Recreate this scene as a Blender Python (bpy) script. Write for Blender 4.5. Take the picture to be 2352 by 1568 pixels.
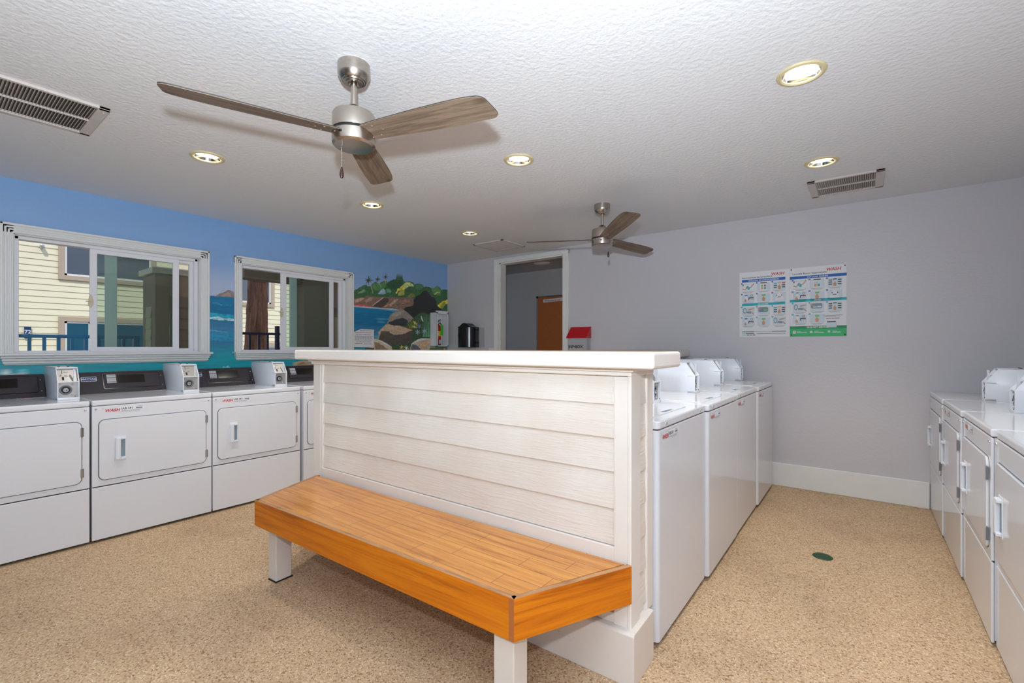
import bpy, bmesh, math, random
import numpy as np
from mathutils import Vector, Matrix

for o in list(bpy.data.objects): bpy.data.objects.remove(o)
scn = bpy.context.scene
COL = scn.collection
PI = math.pi
R = math.radians

# ------------------------------------------------------------------ camera, world, light, exposure
cam_d = bpy.data.cameras.new('camera'); cam = bpy.data.objects.new('camera', cam_d); COL.objects.link(cam)
cam_d.sensor_fit = 'HORIZONTAL'; cam_d.sensor_width = 36.0
cam_d.lens = 1061.1 / 2352 * 36.0
cam_d.shift_y = 13.4 / 2352
cam_d.clip_start = 0.05
cam.location = (0, 0, 1.24)
cam.rotation_euler = (R(90), 0, R(37.283))
scn.camera = cam
scn.view_settings.view_transform = 'Standard'
scn.view_settings.look = 'None'
scn.view_settings.gamma = 1.0
scn.view_settings.use_curve_mapping = False
scn.view_settings.exposure = 0.0

world = bpy.data.worlds.new('world'); scn.world = world; world.use_nodes = True
wn = world.node_tree.nodes; wl = world.node_tree.links
for n in list(wn): wn.remove(n)
sky = wn.new('ShaderNodeTexSky'); sky.sky_type = 'NISHITA'; sky.sun_disc = False
sky.sun_elevation = R(50); sky.sun_rotation = R(60)
bg = wn.new('ShaderNodeBackground'); bg.inputs['Strength'].default_value = 0.17
wo = wn.new('ShaderNodeOutputWorld'); wl.new(sky.outputs[0], bg.inputs[0]); wl.new(bg.outputs[0], wo.inputs[0])

def lamp(name, kind, loc, energy, color=(1, 1, 1), rot=(0, 0, 0), parent=None, **kw):
    d = bpy.data.lights.new(name, kind); d.energy = energy; d.color = color
    for k, v in kw.items(): setattr(d, k, v)
    o = bpy.data.objects.new(name, d); COL.objects.link(o); o.location = loc; o.rotation_euler = rot
    if parent: o.parent = parent
    return o
# the photographer's flash, a hand above the camera (its shadows on the ceiling meet there): bare bulb spill plus its tilted-up beam
lamp('flash', 'POINT', (0, -0.05, 1.49), 66, (0.80, 0.89, 1.0), shadow_soft_size=0.035)
lamp('flash_beam', 'SPOT', (0, -0.05, 1.49), 275, (0.76, 0.90, 1.0), Vector((-0.50, 0.36, 0.76)).to_track_quat('-Z', 'Y').to_euler(), spot_size=R(156), spot_blend=0.85, shadow_soft_size=0.035)
# added fill light behind the camera, at an opening made for it
lamp('rear_fill', 'AREA', (-1.3, -2.75, 1.25), 40, (0.90, 0.95, 1.0), (R(-90), 0, 0), shape='RECTANGLE', size=2.6, size_y=2.1)
# sun on the neighbouring house
lamp('sun', 'SUN', (0, 0, 8), 2.2, (1.0, 0.96, 0.88), (R(40), 0, R(60)), angle=R(3))

# ------------------------------------------------------------------ materials
def lin(c):
    return tuple(((x / 255) / 12.92 if x / 255 <= 0.04045 else ((x / 255 + 0.055) / 1.055) ** 2.4) for x in c)
MATS = {}
def mat(name, c, rough=0.5, metal=0.0, spec=0.5, bump=None, var=None, coat=0.0, emit=0.0, alpha=None):
    """c: sRGB 0-255; bump=(scale, strength, detail, distance); var=(scale, amount): slow tint variation"""
    m = bpy.data.materials.new(name); m.use_nodes = True
    nt = m.node_tree; b = nt.nodes['Principled BSDF']
    col = lin(c)
    b.inputs['Base Color'].default_value = (*col, 1)
    b.inputs['Roughness'].default_value = rough; b.inputs['Metallic'].default_value = metal
    b.inputs['Specular IOR Level'].default_value = spec
    b.inputs['Coat Weight'].default_value = coat; b.inputs['Coat Roughness'].default_value = 0.08
    if emit:
        b.inputs['Emission Color'].default_value = (*col, 1); b.inputs['Emission Strength'].default_value = emit
    tc = nt.nodes.new('ShaderNodeTexCoord')
    if bump:
        n = nt.nodes.new('ShaderNodeTexNoise'); n.inputs['Scale'].default_value = bump[0]; n.inputs['Detail'].default_value = bump[2]
        bp = nt.nodes.new('ShaderNodeBump'); bp.inputs['Strength'].default_value = bump[1]; bp.inputs['Distance'].default_value = bump[3]
        nt.links.new(tc.outputs['Object'], n.inputs['Vector']); nt.links.new(n.outputs['Fac'], bp.inputs['Height']); nt.links.new(bp.outputs[0], b.inputs['Normal'])
    if var:
        n = nt.nodes.new('ShaderNodeTexNoise'); n.inputs['Scale'].default_value = var[0]; n.inputs['Detail'].default_value = 5
        mx = nt.nodes.new('ShaderNodeMix'); mx.data_type = 'RGBA'
        mx.inputs[6].default_value = (*[x * (1 - var[1]) for x in col], 1); mx.inputs[7].default_value = (*[min(1, x * (1 + var[1])) for x in col], 1)
        nt.links.new(tc.outputs['Object'], n.inputs['Vector']); nt.links.new(n.outputs['Fac'], mx.inputs[0]); nt.links.new(mx.outputs[2], b.inputs['Base Color'])
    MATS[name] = m
    return m

def ramp(nt, stops):
    r = nt.nodes.new('ShaderNodeValToRGB')
    while len(r.color_ramp.elements) < len(stops): r.color_ramp.elements.new(0.5)
    for e, (p, c) in zip(r.color_ramp.elements, stops):
        e.position = p; e.color = (*lin(c), 1)
    return r

def wood(name, stops, scale=(1.2, 26, 26), rough=0.4, bump=0.15, planks=None, knots=None, coat=0.0, detail=6, spec=0.5):
    """grain runs along object X; planks=(length, width, tints)"""
    m = bpy.data.materials.new(name); m.use_nodes = True; nt = m.node_tree; b = nt.nodes['Principled BSDF']; L = nt.links.new
    b.inputs['Roughness'].default_value = rough; b.inputs['Coat Weight'].default_value = coat; b.inputs['Coat Roughness'].default_value = 0.15
    b.inputs['Specular IOR Level'].default_value = spec
    tc = nt.nodes.new('ShaderNodeTexCoord'); mp = nt.nodes.new('ShaderNodeMapping'); mp.inputs['Scale'].default_value = scale
    L(tc.outputs['Object'], mp.inputs['Vector'])
    vec = mp.outputs[0]
    n = nt.nodes.new('ShaderNodeTexNoise'); n.inputs['Scale'].default_value = 1.0; n.inputs['Detail'].default_value = detail; n.inputs['Roughness'].default_value = 0.65; n.inputs['Distortion'].default_value = 0.6
    L(vec, n.inputs['Vector'])
    r = ramp(nt, stops); L(n.outputs['Fac'], r.inputs['Fac'])
    colour = r.outputs[0]
    if planks:
        br = nt.nodes.new('ShaderNodeTexBrick'); br.offset = 0.37; br.inputs['Scale'].default_value = 1.0
        br.inputs['Brick Width'].default_value = planks[0]; br.inputs['Row Height'].default_value = planks[1]; br.inputs['Mortar Size'].default_value = 0.0012
        br.inputs['Color1'].default_value = (*planks[2], 1); br.inputs['Color2'].default_value = (*planks[3], 1); br.inputs['Mortar'].default_value = (0.35, 0.25, 0.18, 1); br.inputs['Bias'].default_value = -0.1
        L(tc.outputs['Object'], br.inputs['Vector'])
        mx = nt.nodes.new('ShaderNodeMix'); mx.data_type = 'RGBA'; mx.blend_type = 'MULTIPLY'; mx.inputs[0].default_value = 1.0
        L(colour, mx.inputs[6]); L(br.outputs['Color'], mx.inputs[7]); colour = mx.outputs[2]
    if knots:
        mp2 = nt.nodes.new('ShaderNodeMapping'); mp2.inputs['Scale'].default_value = knots[0]; L(tc.outputs['Object'], mp2.inputs['Vector'])
        v = nt.nodes.new('ShaderNodeTexVoronoi'); v.inputs['Scale'].default_value = 1.0; L(mp2.outputs[0], v.inputs['Vector'])
        k = ramp(nt, [(0.0, knots[1]), (knots[2], (255, 255, 255))]); L(v.outputs['Distance'], k.inputs['Fac'])
        mx = nt.nodes.new('ShaderNodeMix'); mx.data_type = 'RGBA'; mx.blend_type = 'MULTIPLY'; mx.inputs[0].default_value = 1.0
        L(colour, mx.inputs[6]); L(k.outputs[0], mx.inputs[7]); colour = mx.outputs[2]
    L(colour, b.inputs['Base Color'])
    if bump:
        bp = nt.nodes.new('ShaderNodeBump'); bp.inputs['Strength'].default_value = bump; bp.inputs['Distance'].default_value = 0.002
        L(n.outputs['Fac'], bp.inputs['Height']); L(bp.outputs[0], b.inputs['Normal'])
    MATS[name] = m; return m

def glass(name, tint, refl=0.06):
    m = bpy.data.materials.new(name); m.use_nodes = True; nt = m.node_tree
    for n in list(nt.nodes): nt.nodes.remove(n)
    t = nt.nodes.new('ShaderNodeBsdfTransparent'); t.inputs[0].default_value = (*tint, 1)
    g = nt.nodes.new('ShaderNodeBsdfGlossy'); g.inputs['Roughness'].default_value = 0.02
    lw = nt.nodes.new('ShaderNodeFresnel'); lw.inputs['IOR'].default_value = 1.45
    mx = nt.nodes.new('ShaderNodeMixShader'); o = nt.nodes.new('ShaderNodeOutputMaterial')
    nt.links.new(lw.outputs[0], mx.inputs[0]); nt.links.new(t.outputs[0], mx.inputs[1]); nt.links.new(g.outputs[0], mx.inputs[2]); nt.links.new(mx.outputs[0], o.inputs[0])
    MATS[name] = m; return m

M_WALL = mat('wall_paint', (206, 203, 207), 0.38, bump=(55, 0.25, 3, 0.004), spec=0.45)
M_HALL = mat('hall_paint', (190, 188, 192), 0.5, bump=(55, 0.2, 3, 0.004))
M_CEIL = mat('ceiling_paint', (232, 231, 233), 0.6, bump=(46, 0.42, 4, 0.010), spec=0.3)
M_TRIM = mat('trim_paint', (232, 231, 228), 0.35, var=(6, 0.03))
M_BASE = mat('baseboard_paint', (234, 233, 230), 0.4, var=(8, 0.05))
M_VINYL = mat('vinyl_white', (236, 234, 238), 0.35)
M_ENAMEL = mat('white_enamel', (226, 227, 232), 0.09, spec=0.5, var=(1.5, 0.012))
M_ENAMEL2 = mat('white_powder_coat', (228, 231, 238), 0.28)
M_GAPSHADE = mat('gap_shade', (28, 26, 27), 0.7)  # near black standing in for shade in panel seams and under the machines
M_GREY = mat('grey_gap_and_fittings', (112, 116, 124), 0.6)  # grey fittings; around the dryer doors it paints the shade in the gap
M_CONSOLE = mat('charcoal_console', (62, 57, 62), 0.5, spec=0.25)
M_DISPLAY = mat('black_display', (22, 20, 20), 0.12)
M_STEEL = mat('stamped_steel', (176, 172, 168), 0.42, metal=0.55, var=(30, 0.08))
M_CHROME = mat('chrome', (225, 225, 228), 0.10, metal=1.0)
M_NICKEL = mat('brushed_nickel', (186, 176, 166), 0.27, metal=1.0, var=(8, 0.04))
M_BLACK = mat('black_plastic', (20, 20, 22), 0.22)
M_BLACKM = mat('black_matte', (18, 17, 18), 0.6)
M_WHITE = mat('white_paper', (232, 232, 236), 0.6)
M_STICK = mat('silver_sticker', (196, 196, 196), 0.4)
M_RED = mat('red_print', (205, 30, 35), 0.5)
M_INK = mat('black_print', (38, 36, 44), 0.5)
M_INKG = mat('grey_print', (128, 128, 140), 0.6)
M_PINK = mat('pink_print', (190, 112, 135), 0.6)
M_BLUEP = mat('blue_print', (10, 96, 180), 0.5)
M_TEALP = mat('teal_print', (0, 178, 190), 0.5)
M_GREENP = mat('green_print', (52, 186, 112), 0.5)
M_GREEND = mat('dark_green_print', (36, 142, 88), 0.5)
M_LIME = mat('lime_print', (108, 196, 90), 0.5)
M_PALE = mat('pale_blue_print', (208, 219, 228), 0.5)
M_STEELP = mat('slate_print', (128, 146, 160), 0.5)
M_SKINP = mat('tan_print', (206, 152, 122), 0.5)
M_ORANGEP = mat('orange_print', (240, 160, 70), 0.5)
M_VIOLP = mat('violet_print', (128, 108, 190), 0.5)
M_TAN = mat('slab_laminate', (176, 150, 132), 0.35, var=(20, 0.06))
M_SIDE = None
M_BRASS = mat('pale_brass_trim', (216, 200, 158), 0.45)
M_LAMPGLASS = mat('lamp_face', (255, 246, 226), 0.3, emit=5.0)
M_VENT = mat('vent_enamel', (208, 198, 192), 0.45)
M_VENTIN = mat('vent_shadow', (74, 66, 62), 0.8)
M_CORK = mat('cork', (190, 112, 62), 0.85, var=(60, 0.10), bump=(220, 0.3, 3, 0.002))
M_ALU = mat('aluminium', (196, 198, 204), 0.3, metal=0.9)
M_REDLID = mat('red_lid', (198, 14, 32), 0.22)
M_CLEAR = mat('grey_acrylic', (178, 178, 182), 0.25)
M_EXT = mat('extinguisher_red', (190, 28, 34), 0.25)
M_TAGG = mat('green_tag', (80, 200, 40), 0.5)
M_TAGY = mat('yellow_tag', (220, 190, 60), 0.5)
M_GREENC = mat('green_cap', (38, 72, 46), 0.5, var=(60, 0.2))
M_WALNUT = mat('dark_pull', (58, 34, 26), 0.3)
M_SUB = mat('trim_taupe', (188, 170, 152), 0.6)
M_LAP = mat('cream_siding', (238, 232, 205), 0.6, var=(0.8, 0.05))
M_WINDARK = mat('window_dark', (92, 102, 118), 0.12)
M_WINTEAL = mat('window_teal', (40, 92, 116), 0.15)
M_RAILB = mat('rail_blue', (48, 138, 200), 0.4)
M_RAILN = mat('rail_navy', (62, 62, 92), 0.4)
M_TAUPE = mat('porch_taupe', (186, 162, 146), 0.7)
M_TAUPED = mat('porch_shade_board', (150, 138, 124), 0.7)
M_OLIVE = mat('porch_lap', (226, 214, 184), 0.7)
M_GROUND = mat('concrete', (150, 146, 138), 0.8, var=(2, 0.1))
M_SIGNB = mat('sign_blue', (24, 62, 112), 0.4)
M_LATCH = mat('latch_cream', (214, 200, 172), 0.35)
M_GLASS = glass('window_glass', (0.76, 0.84, 0.80))
M_GLASSC = glass('window_glass_outer', (0.90, 0.88, 0.85))

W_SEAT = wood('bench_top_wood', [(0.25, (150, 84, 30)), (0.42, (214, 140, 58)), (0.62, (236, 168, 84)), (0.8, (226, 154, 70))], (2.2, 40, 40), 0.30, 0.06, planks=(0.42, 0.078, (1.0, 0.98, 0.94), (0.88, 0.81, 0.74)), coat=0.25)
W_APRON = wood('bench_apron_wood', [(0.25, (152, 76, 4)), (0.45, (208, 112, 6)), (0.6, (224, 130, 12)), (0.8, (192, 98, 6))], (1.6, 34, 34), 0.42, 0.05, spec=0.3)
W_EDGE = wood('bench_edge_wood', [(0.3, (146, 96, 60)), (0.6, (196, 148, 104))], (6, 60, 60), 0.5, 0.05)
W_CORNER = mat('bench_corner_veneer', (176, 100, 48), 0.4)
W_BLADE = wood('fan_blade_wood', [(0.2, (62, 52, 44)), (0.42, (112, 95, 80)), (0.6, (142, 122, 103)), (0.8, (100, 84, 70))], (3.0, 46, 46), 0.5, 0.05, knots=((3.6, 11, 1), (46, 36, 30), 0.24), spec=0.3)
M_BEDGE = mat('fan_blade_edge', (48, 42, 40), 0.5)
W_BARK = wood('bark', [(0.25, (86, 60, 52)), (0.5, (168, 124, 108)), (0.75, (224, 170, 148))], (16, 16, 1.6), 0.9, 0.9)

def siding_mat():
    m = bpy.data.materials.new('painted_siding'); m.use_nodes = True; nt = m.node_tree; b = nt.nodes['Principled BSDF']; L = nt.links.new
    tc = nt.nodes.new('ShaderNodeTexCoord'); mp = nt.nodes.new('ShaderNodeMapping'); mp.inputs['Scale'].default_value = (5, 5, 62)
    L(tc.outputs['Object'], mp.inputs['Vector'])
    w = nt.nodes.new('ShaderNodeTexNoise'); w.inputs['Scale'].default_value = 1.0; w.inputs['Detail'].default_value = 4; w.inputs['Distortion'].default_value = 1.6
    L(mp.outputs[0], w.inputs['Vector'])
    bp = nt.nodes.new('ShaderNodeBump'); bp.inputs['Strength'].default_value = 0.55; bp.inputs['Distance'].default_value = 0.0045
    L(w.outputs['Fac'], bp.inputs['Height']); L(bp.outputs[0], b.inputs['Normal'])
    n = nt.nodes.new('ShaderNodeTexNoise'); n.inputs['Scale'].default_value = 3.0; n.inputs['Detail'].default_value = 6
    L(tc.outputs['Object'], n.inputs['Vector'])
    r = ramp(nt, [(0.3, (228, 216, 204)), (0.7, (238, 232, 224))]); L(n.outputs['Fac'], r.inputs['Fac']); L(r.outputs[0], b.inputs['Base Color'])
    b.inputs['Roughness'].default_value = 0.5
    return m
M_SIDE = siding_mat()
M_POST = mat('painted_board', (236, 228, 220), 0.45, var=(9, 0.04), bump=(30, 0.08, 4, 0.002))
def scuffed(name, c, dirt, amount):
    m = bpy.data.materials.new(name); m.use_nodes = True; nt = m.node_tree; b = nt.nodes['Principled BSDF']; L = nt.links.new
    tc = nt.nodes.new('ShaderNodeTexCoord'); n = nt.nodes.new('ShaderNodeTexNoise'); n.inputs['Scale'].default_value = 14; n.inputs['Detail'].default_value = 9; n.inputs['Roughness'].default_value = 0.7
    L(tc.outputs['Object'], n.inputs['Vector'])
    r = ramp(nt, [(amount - 0.12, dirt), (amount, c), (0.8, c)]); L(n.outputs['Fac'], r.inputs['Fac']); L(r.outputs[0], b.inputs['Base Color'])
    b.inputs['Roughness'].default_value = 0.5
    MATS[name] = m; return m
M_PLINTH = scuffed('scuffed_board', (228, 218, 208), (170, 160, 152), 0.36)
M_LEG = scuffed('scuffed_leg', (226, 216, 206), (150, 138, 130), 0.36)

def floor_mat():
    m = bpy.data.materials.new('pebble_floor'); m.use_nodes = True; nt = m.node_tree; b = nt.nodes['Principled BSDF']; L = nt.links.new
    tc = nt.nodes.new('ShaderNodeTexCoord')
    v = nt.nodes.new('ShaderNodeTexVoronoi'); v.inputs['Scale'].default_value = 190; v.inputs['Randomness'].default_value = 1.0
    L(tc.outputs['Object'], v.inputs['Vector'])
    sep = nt.nodes.new('ShaderNodeSeparateColor'); L(v.outputs['Color'], sep.inputs[0])
    r = ramp(nt, [(0.0, (140, 108, 80)), (0.08, (164, 130, 98)), (0.16, (192, 158, 122)), (0.55, (206, 175, 138)), (0.85, (216, 188, 152)), (1.0, (234, 212, 182))])
    L(sep.outputs[0], r.inputs['Fac'])
    n = nt.nodes.new('ShaderNodeTexNoise'); n.inputs['Scale'].default_value = 1.1; n.inputs['Detail'].default_value = 4; n.inputs['Roughness'].default_value = 0.6
    L(tc.outputs['Object'], n.inputs['Vector'])
    st = ramp(nt, [(0.30, (222, 217, 214)), (0.50, (255, 255, 255))]); L(n.outputs['Fac'], st.inputs['Fac'])
    mx = nt.nodes.new('ShaderNodeMix'); mx.data_type = 'RGBA'; mx.blend_type = 'MULTIPLY'; mx.inputs[0].default_value = 0.8
    L(r.outputs[0], mx.inputs[6]); L(st.outputs[0], mx.inputs[7]); L(mx.outputs[2], b.inputs['Base Color'])
    bp = nt.nodes.new('ShaderNodeBump'); bp.inputs['Strength'].default_value = 0.5; bp.inputs['Distance'].default_value = 0.003
    L(v.outputs['Distance'], bp.inputs['Height']); L(bp.outputs[0], b.inputs['Normal'])
    b.inputs['Roughness'].default_value = 0.6; b.inputs['Specular IOR Level'].default_value = 0.3
    return m
M_FLOOR = floor_mat()

# ------------------------------------------------------------------ mesh helpers
FONT = {}
def text_polys(s, size, shear=0.0, bold=0.0, align='LEFT', space=1.0):
    key = (s, shear, bold, space)
    if key not in FONT:
        cu = bpy.data.curves.new('t', 'FONT'); cu.body = s; cu.size = 1.0; cu.shear = shear; cu.offset = bold; cu.resolution_u = 3; cu.space_character = space
        ob = bpy.data.objects.new('t', cu); me = bpy.data.meshes.new_from_object(ob)
        FONT[key] = ([(v.co.x, v.co.y) for v in me.vertices], [tuple(p.vertices) for p in me.polygons])
        bpy.data.objects.remove(ob); bpy.data.curves.remove(cu); bpy.data.meshes.remove(me)
    V, F = FONT[key]
    w = max(v[0] for v in V); x0 = {'LEFT': 0, 'CENTER': -w / 2, 'RIGHT': -w}[align]
    return [((v[0] + x0) * size, v[1] * size) for v in V], F, w * size

class MB:
    def __init__(s): s.v = []; s.f = []; s.m = []; s.sm = []; s.mats = []
    def slot(s, m):
        if m not in s.mats: s.mats.append(m)
        return s.mats.index(m)
    def add(s, V, F, m, smooth=False, xf=None):
        b = len(s.v); k = s.slot(m)
        s.v += [tuple(xf @ Vector(p)) for p in V] if xf else [tuple(p) for p in V]
        for f in F: s.f.append(tuple(b + i for i in f)); s.m.append(k); s.sm.append(smooth)
        return s
    def bm(s, bm, m, smooth=False, xf=None):
        bm.verts.index_update()
        s.add([v.co[:] for v in bm.verts], [[v.index for v in f.verts] for f in bm.faces], m, smooth, xf); bm.free(); return s
    def box(s, x0, x1, y0, y1, z0, z1, m, bev=0.0, seg=2, xf=None):
        if x0 > x1: x0, x1 = x1, x0
        if y0 > y1: y0, y1 = y1, y0
        if z0 > z1: z0, z1 = z1, z0
        b = bmesh.new(); bmesh.ops.create_cube(b, size=1.0)
        for v in b.verts: v.co = Vector(((x0 + x1) / 2 + v.co.x * (x1 - x0), (y0 + y1) / 2 + v.co.y * (y1 - y0), (z0 + z1) / 2 + v.co.z * (z1 - z0)))
        if bev: bmesh.ops.bevel(b, geom=list(b.edges), offset=min(bev, 0.45 * min(x1 - x0, y1 - y0, z1 - z0)), segments=seg, affect='EDGES', profile=0.5)
        return s.bm(b, m, False, xf)
    def prism(s, pts, axis, a0, a1, m, bev=0.0, xf=None, seg=2):
        """pts: 2D polygon; axis x: (y,z)   axis y: (x,z)   axis z: (x,y)"""
        def P(p, a): return {'x': (a, p[0], p[1]), 'y': (p[0], a, p[1]), 'z': (p[0], p[1], a)}[axis]
        b = bmesh.new(); A = [b.verts.new(P(p, a0)) for p in pts]; B = [b.verts.new(P(p, a1)) for p in pts]
        n = len(pts); b.faces.new(A); b.faces.new(B)
        for i in range(n): b.faces.new((A[i], A[(i + 1) % n], B[(i + 1) % n], B[i]))
        bmesh.ops.recalc_face_normals(b, faces=list(b.faces))
        if bev: bmesh.ops.bevel(b, geom=list(b.edges), offset=bev, segments=seg, affect='EDGES', profile=0.5)
        return s.bm(b, m, False, xf)
    def lathe(s, prof, m, c=(0, 0, 0), n=32, xf=None, smooth=True, caps=True):
        """prof: (r, z) list, revolved about z through c"""
        V = []; F = []; k = len(prof)
        for i in range(n):
            a = 2 * PI * i / n
            for r, z in prof: V.append((c[0] + r * math.cos(a), c[1] + r * math.sin(a), c[2] + z))
        for i in range(n):
            j = (i + 1) % n
            for q in range(k - 1): F.append((i * k + q, j * k + q, j * k + q + 1, i * k + q + 1))
        if caps and prof[0][0] > 1e-6: F.append(tuple(i * k for i in reversed(range(n))))
        if caps and prof[-1][0] > 1e-6: F.append(tuple(i * k + k - 1 for i in range(n)))
        return s.add(V, F, m, smooth, xf)
    def ring(s, prof, m, c=(0, 0, 0), n=32, xf=None):
        """closed profile loop revolved (no caps)"""
        V = []; F = []; k = len(prof)
        for i in range(n):
            a = 2 * PI * i / n
            for r, z in prof: V.append((c[0] + r * math.cos(a), c[1] + r * math.sin(a), c[2] + z))
        for i in range(n):
            j = (i + 1) % n
            for q in range(k): F.append((i * k + q, j * k + q, j * k + (q + 1) % k, i * k + (q + 1) % k))
        return s.add(V, F, m, True, xf)
    def tube(s, p0, p1, r, m, n=12, r1=None):
        p0 = Vector(p0); p1 = Vector(p1); d = p1 - p0; q = d.to_track_quat('Z', 'Y').to_matrix().to_4x4(); q.translation = p0
        return s.lathe([(r, 0), (r if r1 is None else r1, d.length)], m, n=n, xf=q)
    def ball(s, c, r, m, n=10, sq=1.0):
        pr = [(r * math.sin(PI * i / 8), -r * sq * math.cos(PI * i / 8)) for i in range(9)]; pr[0] = (0, pr[0][1]); pr[-1] = (0, pr[-1][1])
        return s.lathe(pr, m, c, n)
    def text(s, t, size, m, xf, **kw):
        V, F, w = text_polys(t, size, **kw); return s.add([(a, b, 0) for a, b in V], F, m, False, xf)
    def rect(s, x0, x1, y0, y1, m, xf): return s.add([(x0, y0, 0), (x1, y0, 0), (x1, y1, 0), (x0, y1, 0)], [(0, 1, 2, 3)], m, False, xf)
    def disc(s, x, y, r, m, xf, n=16, ry=None):
        return s.add([(x + r * math.cos(2 * PI * i / n), y + (ry or r) * math.sin(2 * PI * i / n), 0) for i in range(n)], [tuple(range(n))], m, False, xf)
    def poly(s, pts, m, xf): return s.add([(a, b, 0) for a, b in pts], [tuple(range(len(pts)))], m, False, xf)
    def build(s, name, parent=None, loc=None, kind=None, label=None):
        me = bpy.data.meshes.new(name); me.from_pydata(s.v, [], s.f)
        for m in s.mats: me.materials.append(m)
        me.polygons.foreach_set('material_index', s.m); me.polygons.foreach_set('use_smooth', s.sm)
        if any(s.sm): me.set_sharp_from_angle(angle=R(35))
        me.update()
        o = bpy.data.objects.new(name, me); COL.objects.link(o)
        if parent: o.parent = parent
        if loc: o.location = loc
        if kind: o['kind'] = kind
        if label: o['label'] = label
        return o

def rrect(x0, x1, y0, y1, r, n=5):
    out = []
    for cx, cy, a0 in ((x1 - r, y1 - r, 0), (x0 + r, y1 - r, 90), (x0 + r, y0 + r, 180), (x1 - r, y0 + r, 270)):
        for i in range(n + 1):
            a = R(a0 + 90 * i / n); out.append((cx + r * math.cos(a), cy + r * math.sin(a)))
    return out
def tag(o, label, cat, group=None, kind=None):
    o['label'] = label; o['category'] = cat
    if group: o['group'] = group
    if kind: o['kind'] = kind
    return o
def thing(name, label, cat, loc=(0, 0, 0), rz=0.0, group=None, kind=None):
    o = bpy.data.objects.new(name, None); COL.objects.link(o); o.location = loc; o.rotation_euler = (0, 0, rz); o.empty_display_size = 0.1
    return tag(o, label, cat, group, kind)
def kids(o): return [c for c in bpy.data.objects if c.parent == o]
def dup(o, label=None, loc=None, rz=None, parent=None):
    """copy of a thing with copies of its parts and sub-parts"""
    c = o.copy(); COL.objects.link(c)
    if parent: c.parent = parent
    if label: c['label'] = label
    if loc is not None: c.location = loc
    if rz is not None: c.rotation_euler = (0, 0, rz)
    for ch in kids(o): dup(ch, parent=c)
    return c
def plane_xf(origin, xdir, ydir):
    x = Vector(xdir).normalized(); y = Vector(ydir).normalized(); z = x.cross(y)
    m = Matrix((x, y, z)).transposed().to_4x4(); m.translation = Vector(origin); return m

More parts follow.
